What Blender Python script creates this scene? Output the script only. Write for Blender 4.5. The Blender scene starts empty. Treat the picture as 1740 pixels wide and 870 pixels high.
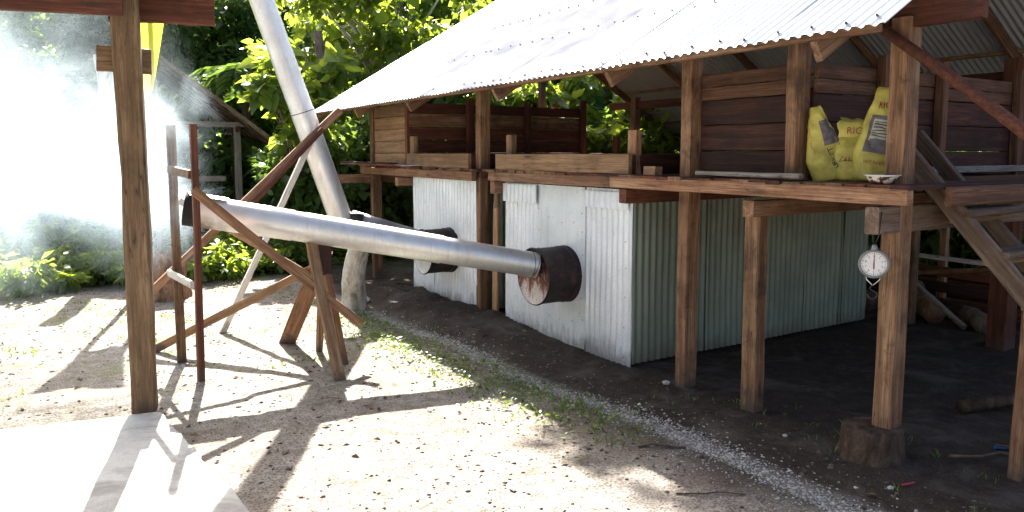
import bpy, math, random
import numpy as np
from mathutils import Vector, Matrix, Quaternion, noise as mnoise

SC = bpy.context.scene
COL = SC.collection
R = math.radians
rng = np.random.default_rng(7)
random.seed(7)

# ------------------------------------------------------------------ camera
CAMZ = 1.85
YAW = 32.45
cam_d = bpy.data.cameras.new("camera")
cam = bpy.data.objects.new("camera", cam_d)
COL.objects.link(cam)
cam_d.sensor_width = 36.0
cam_d.lens = 27.02
cam_d.shift_y = -0.0241
cam_d.clip_start = 0.05
cam_d.clip_end = 600
cam.location = (0, 0, CAMZ)
cam.rotation_euler = (R(90) - math.atan(135 / 1306), 0, -R(YAW))
SC.camera = cam

# ------------------------------------------------------------------ world, sun, exposure
SUN_EL, SUN_AZ = 41.5, 14.6           # azimuth from +Y towards +X
world = bpy.data.worlds.new("World")
SC.world = world
world.use_nodes = True
wn = world.node_tree
bg = wn.nodes["Background"]
sky = wn.nodes.new("ShaderNodeTexSky")
sky.sky_type = 'NISHITA'
sky.sun_disc = False
sky.sun_elevation = R(SUN_EL)
sky.sun_rotation = R(SUN_AZ)
sky.air_density = 0.8
sky.dust_density = 5.0
sky.ozone_density = 0.6
wn.links.new(sky.outputs[0], bg.inputs[0])
bg.inputs[1].default_value = 0.062
sun_d = bpy.data.lights.new("sun", 'SUN')
sun = bpy.data.objects.new("sun", sun_d)
COL.objects.link(sun)
sun_d.energy = 5.0
sun_d.angle = R(0.55)
sun_d.color = (1.0, 0.96, 0.89)
sv = Vector((math.sin(R(SUN_AZ)) * math.cos(R(SUN_EL)), math.cos(R(SUN_AZ)) * math.cos(R(SUN_EL)), math.sin(R(SUN_EL))))
sun.rotation_euler = (-sv).to_track_quat('-Z', 'Y').to_euler()
sun.location = sv * 60
SC.view_settings.view_transform = 'Standard'
SC.view_settings.look = 'None'
SC.view_settings.gamma = 1.0
SC.view_settings.use_curve_mapping = False
SC.view_settings.exposure = 2.5
SC.render.engine = 'CYCLES'
SC.cycles.volume_bounces = 3
SC.cycles.max_bounces = 10
SC.cycles.transparent_max_bounces = 12
SC.cycles.volume_step_rate = 1.0
SC.cycles.use_denoising = True


def at(px, D, z=0.0):
    """ground point at heading of photo column px and distance D (metres)"""
    th = R(YAW) + math.atan((px - 870) / 1313.0)
    return Vector((D * math.sin(th), D * math.cos(th), z))


# ------------------------------------------------------------------ material helpers
class NT:
    def __init__(self, name):
        self.m = bpy.data.materials.new(name)
        self.m.use_nodes = True
        self.t = self.m.node_tree
        self.t.nodes.clear()
        self.out = self.t.nodes.new("ShaderNodeOutputMaterial")

    def n(self, typ, **kw):
        nd = self.t.nodes.new(typ)
        for k, v in kw.items():
            setattr(nd, k, v)
        return nd

    def l(self, a, b):
        self.t.links.new(a, b)

    def val(self, sock, v):
        if hasattr(v, "is_linked") or isinstance(v, bpy.types.NodeSocket):
            self.l(v, sock)
        else:
            sock.default_value = v

    def noise(self, vec, scale, detail=4.0, rough=0.55, dist=0.0):
        nd = self.n("ShaderNodeTexNoise")
        if vec is not None:
            self.l(vec, nd.inputs["Vector"])
        nd.inputs["Scale"].default_value = scale
        nd.inputs["Detail"].default_value = detail
        nd.inputs["Roughness"].default_value = rough
        nd.inputs["Distortion"].default_value = dist
        return nd.outputs[0]

    def ramp(self, fac, stops):
        nd = self.n("ShaderNodeValToRGB")
        e = nd.color_ramp.elements
        while len(e) < len(stops):
            e.new(0.5)
        for el, (p, c) in zip(e, stops):
            el.position = p
            el.color = (c[0], c[1], c[2], 1) if not isinstance(c, float) else (c, c, c, 1)
        self.l(fac, nd.inputs[0])
        return nd.outputs[0]

    def math(self, op, a, b=0.0, c=0.0, clamp=False):
        nd = self.n("ShaderNodeMath", operation=op, use_clamp=clamp)
        self.val(nd.inputs[0], a)
        self.val(nd.inputs[1], b)
        self.val(nd.inputs[2], c)
        return nd.outputs[0]

    def mix(self, fac, a, b, mode='MIX'):
        nd = self.n("ShaderNodeMix", data_type='RGBA', blend_type=mode)
        self.val(nd.inputs[0], fac)
        for s, v in ((nd.inputs[6], a), (nd.inputs[7], b)):
            if isinstance(v, tuple):
                s.default_value = (v[0], v[1], v[2], 1)
            else:
                self.l(v, s)
        return nd.outputs[2]

    def mapping(self, vec, scale=(1, 1, 1), loc=None):
        nd = self.n("ShaderNodeMapping")
        self.l(vec, nd.inputs[0])
        nd.inputs["Scale"].default_value = scale
        if loc is not None:
            self.l(loc, nd.inputs["Location"])
        return nd.outputs[0]

    def bump(self, h, strength=0.3, dist=0.01):
        nd = self.n("ShaderNodeBump")
        self.l(h, nd.inputs["Height"])
        nd.inputs["Strength"].default_value = strength
        nd.inputs["Distance"].default_value = dist
        return nd.outputs[0]

    def principled(self, base, rough=0.6, metal=0.0, spec=0.4, normal=None):
        p = self.n("ShaderNodeBsdfPrincipled")
        if isinstance(base, tuple):
            p.inputs["Base Color"].default_value = (*base, 1)
        else:
            self.l(base, p.inputs["Base Color"])
        self.val(p.inputs["Roughness"], rough)
        self.val(p.inputs["Metallic"], metal)
        p.inputs["Specular IOR Level"].default_value = spec
        if normal is not None:
            self.l(normal, p.inputs["Normal"])
        return p.outputs[0]

    def surf(self, s):
        self.l(s, self.out.inputs["Surface"])
        return self.m

    def objco(self):
        return self.n("ShaderNodeTexCoord").outputs["Object"]

    def pos(self):
        return self.n("ShaderNodeNewGeometry").outputs["Position"]


def wood(name, dark, mid, light, rough=0.75, stain=0.5, stain_col=(0.035, 0.02, 0.014), gscale=13.0):
    a = NT(name)
    oi = a.n("ShaderNodeObjectInfo")
    comb = a.n("ShaderNodeCombineXYZ")
    r = oi.outputs["Random"]
    a.l(a.math('MULTIPLY', r, 37.0), comb.inputs[0])
    a.l(a.math('MULTIPLY', r, 91.0), comb.inputs[1])
    a.l(a.math('MULTIPLY', r, 53.0), comb.inputs[2])
    co = a.objco()
    g = a.mapping(co, (0.7, gscale, gscale), comb.outputs[0])
    n1 = a.noise(g, 1.6, 6, 0.6, 0.6)
    gf = a.mapping(co, (2.5, gscale * 6, gscale * 6), comb.outputs[0])
    n2 = a.noise(gf, 1.5, 4, 0.65)
    b = a.mapping(co, (1, 1, 1), comb.outputs[0])
    n3 = a.noise(b, 3.2, 5, 0.65, 0.4)
    col = a.ramp(n1, [(0.28, dark), (0.5, mid), (0.72, light)])
    col = a.mix(a.ramp(n2, [(0.36, 0.8), (0.56, 0.0)]), col, dark)
    n5 = a.noise(a.mapping(co, (3, 5, 5), comb.outputs[0]), 2.6, 7, 0.72, 0.8)
    col = a.mix(a.ramp(n3, [(0.50, 0.0), (0.72, stain)]), col, stain_col)
    col = a.mix(a.ramp(n5, [(0.55, 0.0), (0.70, stain * 0.9)]), col, stain_col)
    col = a.mix(a.ramp(n5, [(0.30, 0.35), (0.42, 0.0)]), col, light)
    vv = a.math('MULTIPLY_ADD', r, 0.55, 0.72)
    hsv = a.n("ShaderNodeHueSaturation")
    a.l(col, hsv.inputs["Color"])
    a.l(vv, hsv.inputs["Value"])
    # drying cracks along the grain
    ck = a.noise(a.mapping(co, (0.55, gscale * 1.7, gscale * 1.7), comb.outputs[0]), 1.5, 2, 0.5, 0.2)
    ckf = a.math('MULTIPLY', a.ramp(a.math('ABSOLUTE', a.math('SUBTRACT', ck, 0.5)), [(0.0, 0.85), (0.012, 0.0)]), a.ramp(n3, [(0.42, 0.0), (0.5, 1.0)]))
    # knots
    vor = a.n("ShaderNodeTexVoronoi")
    a.l(a.mapping(co, (1.3, 6, 6), comb.outputs[0]), vor.inputs["Vector"])
    vor.inputs["Scale"].default_value = 1.0
    kn = a.ramp(vor.outputs["Distance"], [(0.05, 0.75), (0.13, 0.0)])
    col = a.mix(kn, hsv.outputs[0], stain_col)
    col = a.mix(ckf, col, (0.02, 0.013, 0.01))
    sp = a.n("ShaderNodeSeparateXYZ")
    ps = a.pos()
    a.l(ps, sp.inputs[0])
    mz = a.math('MULTIPLY_ADD', a.noise(ps, 8, 6, 0.7), 0.9, a.math('MULTIPLY', sp.outputs[2], -2.2))
    col = a.mix(a.ramp(mz, [(0.18, 0.0), (0.42, 0.8)]), col, (0.075, 0.06, 0.047))
    hgt = a.math('ADD', a.math('MULTIPLY', n1, 0.6), a.math('MULTIPLY', n2, 0.6))
    return a.surf(a.principled(col, rough, 0, 0.3, a.bump(hgt, 0.7, 0.008)))


def zinc(name, base, dirt, metal=0.5, rough=0.42, blot=0.35, rust=0.0, mud=False):
    a = NT(name)
    co = a.pos()
    n1 = a.noise(co, 2.3, 5, 0.6)
    n2 = a.noise(a.mapping(co, (9, 9, 1.2)), 2.0, 5, 0.65)
    n3 = a.noise(co, 60, 3, 0.6)
    col = a.mix(a.ramp(n1, [(0.42, 0.0), (0.75, blot)]), base, dirt)
    col = a.mix(a.ramp(n2, [(0.52, 0.0), (0.74, blot)]), col, dirt)
    col = a.mix(a.ramp(n3, [(0.35, 0.12), (0.55, 0.0)]), col, (0.2, 0.21, 0.2))
    if rust > 0:
        n4 = a.noise(co, 7, 6, 0.7)
        col = a.mix(a.ramp(n4, [(0.60, 0.0), (0.72, rust)]), col, (0.16, 0.07, 0.03))
    if mud:
        sp = a.n("ShaderNodeSeparateXYZ")
        a.l(co, sp.inputs[0])
        mz = a.math('MULTIPLY_ADD', a.noise(a.mapping(co, (7, 7, 2.5)), 1.5, 6, 0.7), 0.9, a.math('MULTIPLY', sp.outputs[2], -1.6))
        col = a.mix(a.ramp(mz, [(0.16, 0.0), (0.42, 0.65)]), col, (0.13, 0.10, 0.075))
    rg = a.ramp(n1, [(0.3, rough - 0.08), (0.7, rough + 0.12)])
    return a.surf(a.principled(col, rg, metal, 0.5, a.bump(n1, 0.12, 0.02)))


def plain(name, c, rough=0.6, metal=0.0, var=0.25, scale=20.0, bump=0.15):
    a = NT(name)
    n = a.noise(a.objco(), scale, 4, 0.6)
    col = a.mix(a.ramp(n, [(0.35, 0.0), (0.7, var)]), c, tuple(x * 0.45 for x in c))
    return a.surf(a.principled(col, rough, metal, 0.4, a.bump(n, bump, 0.004)))


def leafmat(name, c1, c2, trans, tfac=0.45, rough=0.42):
    a = NT(name)
    g = a.n("ShaderNodeNewGeometry")
    rnd = g.outputs["Random Per Island"]
    col = a.ramp(rnd, [(0.0, c1), (0.6, tuple((x + y) / 2 for x, y in zip(c1, c2))), (1.0, c2)])
    p = a.principled(col, rough, 0, 0.5)
    tr = a.n("ShaderNodeBsdfTranslucent")
    tcol = a.mix(rnd, tuple(x * 0.55 for x in trans), trans)
    a.l(tcol, tr.inputs[0])
    ms = a.n("ShaderNodeMixShader")
    ms.inputs[0].default_value = tfac
    a.l(p, ms.inputs[1])
    a.l(tr.outputs[0], ms.inputs[2])
    return a.surf(ms.outputs[0])


M = {}
M['post'] = wood("wood_post", (0.105, 0.05, 0.024), (0.235, 0.13, 0.068), (0.38, 0.245, 0.15), stain=0.75)
M['beam'] = wood("wood_beam", (0.15, 0.07, 0.034), (0.31, 0.165, 0.09), (0.45, 0.28, 0.175), stain=0.5)
M['red'] = wood("wood_red", (0.07, 0.022, 0.012), (0.15, 0.05, 0.026), (0.24, 0.09, 0.045))
M['darkplank'] = wood("wood_dark_plank", (0.028, 0.012, 0.009), (0.065, 0.026, 0.018), (0.13, 0.05, 0.03), stain_col=(0.012, 0.010, 0.012))
M['tan'] = wood("wood_tan", (0.18, 0.10, 0.05), (0.30, 0.18, 0.095), (0.44, 0.29, 0.16), stain=0.3)
M['grey'] = wood("wood_grey", (0.15, 0.13, 0.11), (0.30, 0.265, 0.225), (0.45, 0.41, 0.36), stain=0.25, stain_col=(0.08, 0.065, 0.05))
M['weathered'] = wood("wood_weathered", (0.075, 0.048, 0.032), (0.155, 0.105, 0.072), (0.26, 0.19, 0.14), stain=0.4, stain_col=(0.04, 0.028, 0.02))
M['midplank'] = wood("wood_mid_plank", (0.06, 0.026, 0.014), (0.13, 0.062, 0.034), (0.21, 0.115, 0.068), stain=0.5)
M['shelter'] = wood("wood_shelter_post", (0.085, 0.05, 0.025), (0.17, 0.105, 0.055), (0.26, 0.17, 0.095), stain=0.55, stain_col=(0.05, 0.032, 0.018), gscale=8)
M['pale'] = wood("wood_pale", (0.40, 0.36, 0.31), (0.56, 0.52, 0.47), (0.68, 0.65, 0.6), stain=0.2, stain_col=(0.2, 0.16, 0.12))
M['zinc_roof'] = zinc("zinc_roof", (0.57, 0.605, 0.64), (0.42, 0.45, 0.48), metal=0.45, rough=0.52, blot=0.5)
M['zinc_front'] = zinc("zinc_front", (0.80, 0.84, 0.875), (0.50, 0.54, 0.56), metal=0.3, rough=0.45, blot=0.5, rust=0.25, mud=True)  # sky and ground reflection put into the blue-white colour
M['zinc_side_shaded'] = zinc("zinc_side_shaded", (0.25, 0.29, 0.22), (0.14, 0.16, 0.125), metal=0.35, rough=0.5, blot=0.5, rust=0.3, mud=True)  # same sheets as the front; shade and green reflection put into the colour
M['pipe'] = zinc("zinc_pipe", (0.72, 0.72, 0.71), (0.46, 0.44, 0.40), metal=0.7, rough=0.4, blot=0.6)
def sooty_pipe():
    a = NT("zinc_pipe_sooty_end")
    co = a.pos()
    sp = a.n("ShaderNodeSeparateXYZ")
    a.l(co, sp.inputs[0])
    n = a.noise(co, 11, 6, 0.7)
    f = a.math('ADD', a.math('MULTIPLY_ADD', sp.outputs[0], -2.6, 3.75), a.math('MULTIPLY', a.math('SUBTRACT', n, 0.5), 0.9))
    low = a.math('MULTIPLY_ADD', sp.outputs[2], -5.0, 6.9)
    f = a.math('MULTIPLY', f, a.math('MAXIMUM', low, 0.12))
    n2 = a.noise(co, 2.3, 5, 0.6)
    col = a.mix(a.ramp(n2, [(0.42, 0.0), (0.75, 0.6)]), (0.72, 0.72, 0.71), (0.46, 0.44, 0.40))
    col = a.mix(a.ramp(f, [(0.05, 0.0), (0.30, 0.75)]), col, (0.16, 0.09, 0.045))
    col = a.mix(a.ramp(f, [(0.25, 0.0), (0.6, 0.95)]), col, (0.015, 0.013, 0.012))
    return a.surf(a.principled(col, a.ramp(f, [(0.0, 0.4), (0.5, 0.8)]), a.ramp(f, [(0.0, 0.7), (0.5, 0.0)]), 0.5, a.bump(n2, 0.12, 0.02)))


M['pipe_sooty'] = sooty_pipe()
M['pipedark'] = zinc("zinc_pipe_dull", (0.36, 0.36, 0.38), (0.2, 0.2, 0.2), metal=0.7, rough=0.5, blot=0.5)
M['soot'] = plain("soot_black", (0.012, 0.011, 0.010), 0.85)
M['wire'] = plain("dark_wire", (0.05, 0.045, 0.04), 0.5, 0.6)
M['steel'] = plain("bright_steel", (0.6, 0.6, 0.58), 0.3, 0.9, 0.2)
M['greymetal'] = plain("grey_enamel", (0.22, 0.23, 0.23), 0.45, 0.3)
M['black'] = plain("dark_ink", (0.03, 0.028, 0.03), 0.6)
M['redink'] = plain("red_ink", (0.28, 0.03, 0.03), 0.6)
M['drum'] = None


def drum_mat():
    a = NT("drum_rust_black")
    co = a.objco()
    n = a.noise(co, 9, 6, 0.7, 0.5)
    n2 = a.noise(a.mapping(co, (3, 14, 14)), 1.5, 5, 0.6)
    col = a.mix(a.ramp(n, [(0.48, 0.0), (0.7, 0.9)]), (0.016, 0.012, 0.012), (0.085, 0.03, 0.018))
    col = a.mix(a.ramp(n2, [(0.6, 0.0), (0.8, 0.5)]), col, (0.10, 0.06, 0.045))
    return a.surf(a.principled(col, 0.6, 0.2, 0.4, a.bump(n, 0.35, 0.006)))


def drum_cap_mat(name, pale, rusty):
    a = NT(name)
    co = a.objco()
    st = a.noise(a.mapping(co, (1, 9, 2.2)), 1.4, 6, 0.68, 0.6)
    sep = a.n("ShaderNodeSeparateXYZ")
    a.l(co, sep.inputs[0])
    zz = a.math('MULTIPLY_ADD', sep.outputs[2], -1.5, -0.06)
    f = a.math('ADD', st, zz)
    col = a.ramp(f, [(0.36, rusty[0]), (0.52, rusty[1]), (0.62, pale), (0.80, tuple(min(1, x * 1.15) for x in pale))])
    n = a.noise(co, 40, 4, 0.7)
    col = a.mix(a.ramp(n, [(0.53, 0.0), (0.66, 0.8)]), col, rusty[0])
    nw = a.noise(co, 24, 6, 0.75)
    col = a.mix(a.ramp(nw, [(0.56, 0.0), (0.64, 0.7)]), col, pale)
    return a.surf(a.principled(col, 0.6, 0.1, 0.4, a.bump(n, 0.3, 0.004)))


M['drum'] = drum_mat()
M['cap_rust'] = drum_cap_mat("drum_cap_rust", (0.50, 0.44, 0.40), ((0.05, 0.018, 0.013), (0.19, 0.065, 0.038)))
M['cap_pale'] = drum_cap_mat("drum_cap_pale", (0.60, 0.59, 0.55), ((0.42, 0.40, 0.36), (0.52, 0.5, 0.46)))


def concrete_mat():
    a = NT("concrete")
    co = a.pos()
    n = a.noise(co, 1.7, 6, 0.65)
    n2 = a.noise(co, 55, 3, 0.6)
    n3 = a.noise(co, 2.6, 7, 0.72, 0.8)
    col = a.ramp(n, [(0.3, (0.42, 0.41, 0.39)), (0.7, (0.58, 0.57, 0.54))])
    col = a.mix(a.ramp(n3, [(0.46, 0.0), (0.62, 0.7)]), col, (0.24, 0.22, 0.20))
    col = a.mix(a.ramp(n2, [(0.35, 0.3), (0.5, 0.0)]), col, (0.3, 0.29, 0.27))
    return a.surf(a.principled(col, 0.85, 0, 0.25, a.bump(a.math('ADD', n2, n), 0.25, 0.006)))


M['concrete'] = concrete_mat()


def ground_mat():
    a = NT("ground_soil")
    co = a.pos()
    sep = a.n("ShaderNodeSeparateXYZ")
    a.l(co, sep.inputs[0])
    X, Y = sep.outputs[0], sep.outputs[1]
    n1 = a.noise(co, 1.1, 6, 0.6)
    n2 = a.noise(co, 9, 6, 0.68)
    n3 = a.noise(co, 70, 4, 0.65)
    n4 = a.noise(co, 0.55, 4, 0.6)
    sand = a.ramp(n2, [(0.3, (0.18, 0.16, 0.137)), (0.5, (0.31, 0.283, 0.248)), (0.7, (0.44, 0.407, 0.363))])
    sand = a.mix(a.ramp(n1, [(0.47, 0.0), (0.64, 0.5)]), sand, (0.24, 0.185, 0.14))
    sand = a.mix(a.ramp(n3, [(0.40, 0.8), (0.52, 0.0)]), sand, (0.085, 0.065, 0.05))
    # dark earth below the shed
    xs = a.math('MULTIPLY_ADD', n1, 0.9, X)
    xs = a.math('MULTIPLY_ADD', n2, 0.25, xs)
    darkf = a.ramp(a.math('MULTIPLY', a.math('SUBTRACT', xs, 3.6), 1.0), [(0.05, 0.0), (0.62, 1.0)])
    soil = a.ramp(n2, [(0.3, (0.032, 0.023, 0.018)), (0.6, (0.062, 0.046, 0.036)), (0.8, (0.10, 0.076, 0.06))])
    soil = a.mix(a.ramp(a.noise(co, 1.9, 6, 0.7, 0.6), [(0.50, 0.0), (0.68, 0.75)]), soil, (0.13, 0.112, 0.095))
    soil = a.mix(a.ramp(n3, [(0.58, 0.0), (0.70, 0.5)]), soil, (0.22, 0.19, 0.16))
    gband = a.math('ABSOLUTE', a.math('SUBTRACT', a.math('MULTIPLY_ADD', n2, 0.16, a.math('MULTIPLY_ADD', Y, 0.045, X)), 3.80))
    gbf = a.ramp(gband, [(0.03, 0.55), (0.13, 0.0)])
    gcol = a.ramp(n3, [(0.3, (0.14, 0.125, 0.11)), (0.6, (0.40, 0.375, 0.34))])
    # farther than ~12 m: leaf mould and green
    far = a.math('MULTIPLY_ADD', n4, 4.0, a.math('ADD', Y, a.math('MULTIPLY', X, 0.25)))
    farf = a.ramp(a.math('MULTIPLY', a.math('SUBTRACT', far, 13.0), 0.25), [(0.2, 0.0), (0.9, 1.0)])
    green = a.ramp(n2, [(0.3, (0.05, 0.05, 0.025)), (0.7, (0.09, 0.12, 0.04))])
    org = a.ramp(a.noise(co, 2.7, 7, 0.75, 0.5), [(0.54, 0.0), (0.66, 0.7)])
    sand = a.mix(org, sand, (0.115, 0.092, 0.07))
    # moss / weed patches on the clearing
    mf = a.math('MULTIPLY', a.ramp(a.noise(co, 1.6, 5, 0.7), [(0.52, 0.0), (0.66, 0.75)]),
                a.ramp(a.math('MULTIPLY', a.math('SUBTRACT', Y, 5.0), 0.3), [(0.0, 0.15), (1.0, 1.0)]))
    sand = a.mix(mf, sand, (0.17, 0.20, 0.07))
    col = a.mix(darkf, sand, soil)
    col = a.mix(a.math('MULTIPLY', gbf, a.ramp(Y, [(0.0, 1.0), (1.0, 1.0)])), col, gcol)
    col = a.mix(farf, col, green)
    h = a.math('ADD', a.math('MULTIPLY', n2, 1.0), a.math('MULTIPLY', n3, 0.6))
    return a.surf(a.principled(col, 0.95, 0, 0.15, a.bump(h, 0.8, 0.03)))


M['ground'] = ground_mat()
M['gravel'] = leafmat("gravel_stone", (0.26, 0.245, 0.22), (0.66, 0.63, 0.58), (0.3, 0.3, 0.3), 0.0, 0.85)
M['crumb'] = leafmat("soil_crumb", (0.03, 0.022, 0.016), (0.20, 0.15, 0.11), (0.3, 0.3, 0.3), 0.0, 0.9)
M['litter'] = leafmat("dry_leaf", (0.06, 0.035, 0.02), (0.20, 0.12, 0.06), (0.2, 0.12, 0.05), 0.2, 0.7)
M['leaf_dark'] = leafmat("leaf_dark", (0.035, 0.075, 0.02), (0.085, 0.15, 0.04), (0.26, 0.42, 0.06), 0.42, 0.36)
M['leaf_mid'] = leafmat("leaf_mid", (0.045, 0.095, 0.022), (0.11, 0.18, 0.045), (0.40, 0.56, 0.08), 0.5, 0.36)
M['leaf_lime'] = leafmat("leaf_lime", (0.05, 0.105, 0.02), (0.12, 0.19, 0.035), (0.46, 0.58, 0.06), 0.55)
M['leaf_blue'] = leafmat("leaf_bluegreen", (0.035, 0.085, 0.045), (0.06, 0.13, 0.06), (0.16, 0.36, 0.10), 0.35, 0.32)
M['grass'] = leafmat("grass_blade", (0.06, 0.12, 0.02), (0.13, 0.20, 0.04), (0.35, 0.5, 0.06), 0.4)
M['banana'] = leafmat("banana_leaf", (0.06, 0.13, 0.05), (0.09, 0.18, 0.06), (0.22, 0.42, 0.10), 0.4, 0.35)
M['thatch'] = wood("thatch", (0.08, 0.06, 0.04), (0.17, 0.135, 0.095), (0.32, 0.26, 0.19), stain=0.3)


def bark_mat(name, c1, c2, c3):
    a = NT(name)
    co = a.pos()
    n = a.noise(a.mapping(co, (6, 6, 2.2)), 1.6, 6, 0.7, 0.5)
    n2 = a.noise(co, 28, 4, 0.6)
    col = a.ramp(n, [(0.32, c1), (0.52, c2), (0.7, c3)])
    col = a.mix(a.ramp(n2, [(0.6, 0.0), (0.75, 0.6)]), col, c1)
    return a.surf(a.principled(col, 0.9, 0, 0.2, a.bump(a.math('ADD', n, n2), 0.6, 0.02)))


M['bark'] = bark_mat("bark_brown", (0.06, 0.045, 0.03), (0.13, 0.10, 0.075), (0.21, 0.17, 0.13))
M['barkpale'] = bark_mat("bark_pale", (0.13, 0.11, 0.09), (0.42, 0.39, 0.34), (0.60, 0.57, 0.52))
M['barkstump'] = bark_mat("bark_stump", (0.02, 0.014, 0.010), (0.075, 0.05, 0.034), (0.16, 0.11, 0.08))
M['barkred'] = bark_mat("bark_reddish", (0.07, 0.04, 0.025), (0.20, 0.11, 0.065), (0.33, 0.21, 0.14))


# ------------------------------------------------------------------ object helpers
def tag(o, label=None, cat=None, group=None, kind=None):
    if label:
        o['label'] = label
    if cat:
        o['category'] = cat
    if group:
        o['group'] = group
    if kind:
        o['kind'] = kind
    return o


def thing(name, label, cat, loc=(0, 0, 0), group=None):
    o = bpy.data.objects.new(name, None)
    o.empty_display_size = 0.2
    COL.objects.link(o)
    o.location = loc
    return tag(o, label, cat, group)


def link(name, me, mat, parent=None, matrix=None, origin=None):
    """matrix: world matrix.  origin: mesh verts are already in world axes relative to origin"""
    o = bpy.data.objects.new(name, me)
    COL.objects.link(o)
    if mat is not None:
        if not me.materials:
            me.materials.append(mat)
    w = matrix.copy() if matrix is not None else Matrix.Translation(Vector(origin or (0, 0, 0)))
    if parent is not None:
        o.parent = parent
        o.matrix_local = wmat(parent).inverted() @ w
    else:
        o.matrix_local = w
    WM[o.name] = w.copy()
    return o


WM = {}


def wmat(o):
    """world matrix as built (the dependency graph has not been evaluated yet)"""
    if o.name in WM:
        return WM[o.name]
    return Matrix.LocRotScale(o.location, o.rotation_euler, o.scale)


def mesh(name, verts, faces, smooth=False):
    me = bpy.data.meshes.new(name)
    me.from_pydata([tuple(v) for v in verts], [], [tuple(f) for f in faces])
    if smooth:
        me.polygons.foreach_set("use_smooth", [True] * len(me.polygons))
    me.update()
    return me


def mesh_np(name, V, T, smooth=False):
    """V (n,3) verts, T (m,k) polygons of equal size k"""
    me = bpy.data.meshes.new(name)
    k = T.shape[1]
    me.vertices.add(len(V))
    me.vertices.foreach_set("co", np.asarray(V, dtype=np.float32).ravel())
    me.loops.add(T.size)
    me.loops.foreach_set("vertex_index", T.astype(np.int32).ravel())
    me.polygons.add(len(T))
    me.polygons.foreach_set("loop_start", np.arange(0, T.size, k, dtype=np.int32))
    me.polygons.foreach_set("loop_total", np.full(len(T), k, dtype=np.int32))
    if smooth:
        me.polygons.foreach_set("use_smooth", np.ones(len(T), dtype=bool))
    me.update(calc_edges=True)
    return me


def basis(p0, p1, up=(0, 0, 1)):
    x = (Vector(p1) - Vector(p0)).normalized()
    u = Vector(up)
    if abs(x.dot(u)) > 0.98:
        u = Vector((1, 0, 0))
    z = (u - x * x.dot(u)).normalized()
    y = z.cross(x)
    m = Matrix((x, y, z)).transposed().to_4x4()
    m.translation = Vector(p0)
    return m


def board_mesh(L, w, h, seg=5, rough=0.004, bev=0.006, bow=0.0, taper=1.0, wav=0.0):
    bev = min(bev, w * 0.3, h * 0.3)
    ring = [(-w / 2 + bev, -h / 2), (w / 2 - bev, -h / 2), (w / 2, -h / 2 + bev), (w / 2, h / 2 - bev),
            (w / 2 - bev, h / 2), (-w / 2 + bev, h / 2), (-w / 2, h / 2 - bev), (-w / 2, -h / 2 + bev)]
    vs, fs = [], []
    sd = random.random() * 100
    for i in range(seg + 1):
        t = i / seg
        by = bow * math.sin(math.pi * t) + wav * mnoise.noise((t * 2.5, sd, 0))
        bz = 0.6 * bow * math.sin(math.pi * t * 1.3 + sd) + wav * mnoise.noise((t * 2.5, sd, 7))
        s = 1 + (taper - 1) * t
        for (a, b) in ring:
            vs.append((L * t, a * s + by + random.uniform(-rough, rough), b * s + bz + random.uniform(-rough, rough)))
    for i in range(seg):
        for j in range(8):
            a, b = i * 8 + j, i * 8 + (j + 1) % 8
            fs.append((a, a + 8, b + 8, b))
    fs.append(tuple(range(8)))
    fs.append(tuple(seg * 8 + j for j in reversed(range(8))))
    return mesh("board", vs, [tuple(reversed(f)) for f in fs])


def board(name, p0, p1, w, h, mat, parent=None, up=(0, 0, 1), seg=5, rough=0.0025, bow=0.0, taper=1.0, wav=0.0, bev=0.006):
    L = (Vector(p1) - Vector(p0)).length
    me = board_mesh(L, w, h, seg, rough, bev, bow, taper, wav)
    me.name = name
    return link(name, me, mat, parent, basis(p0, p1, up))


def tube_data(pts, rads, n=10, cap=True, jit=0.0):
    vs, fs = [], []
    pts = [Vector(p) for p in pts]
    ref = None
    for i, p in enumerate(pts):
        d = (pts[min(i + 1, len(pts) - 1)] - pts[max(i - 1, 0)]).normalized()
        if ref is None:
            ref = Vector((0, 0, 1)) if abs(d.z) < 0.9 else Vector((1, 0, 0))
        x = (ref - d * d.dot(ref)).normalized()
        ref = x
        y = d.cross(x)
        for j in range(n):
            a = 2 * math.pi * j / n
            r = rads[i] * (1 + random.uniform(-jit, jit))
            vs.append(p + x * math.cos(a) * r + y * math.sin(a) * r)
    for i in range(len(pts) - 1):
        for j in range(n):
            a, b = i * n + j, i * n + (j + 1) % n
            fs.append((a, b, b + n, a + n))
    if cap:
        fs.append(tuple(reversed(range(n))))
        fs.append(tuple((len(pts) - 1) * n + j for j in range(n)))
    return vs, fs


def tube(name, pts, rads, mat, parent=None, n=10, cap=True, jit=0.0, smooth=True):
    if not isinstance(rads, (list, tuple)):
        rads = [rads] * len(pts)
    o0 = Vector(pts[0])
    vs, fs = tube_data([Vector(p) - o0 for p in pts], rads, n, cap, jit)
    return link(name, mesh(name, vs, fs, smooth), mat, parent, None, o0)


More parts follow.
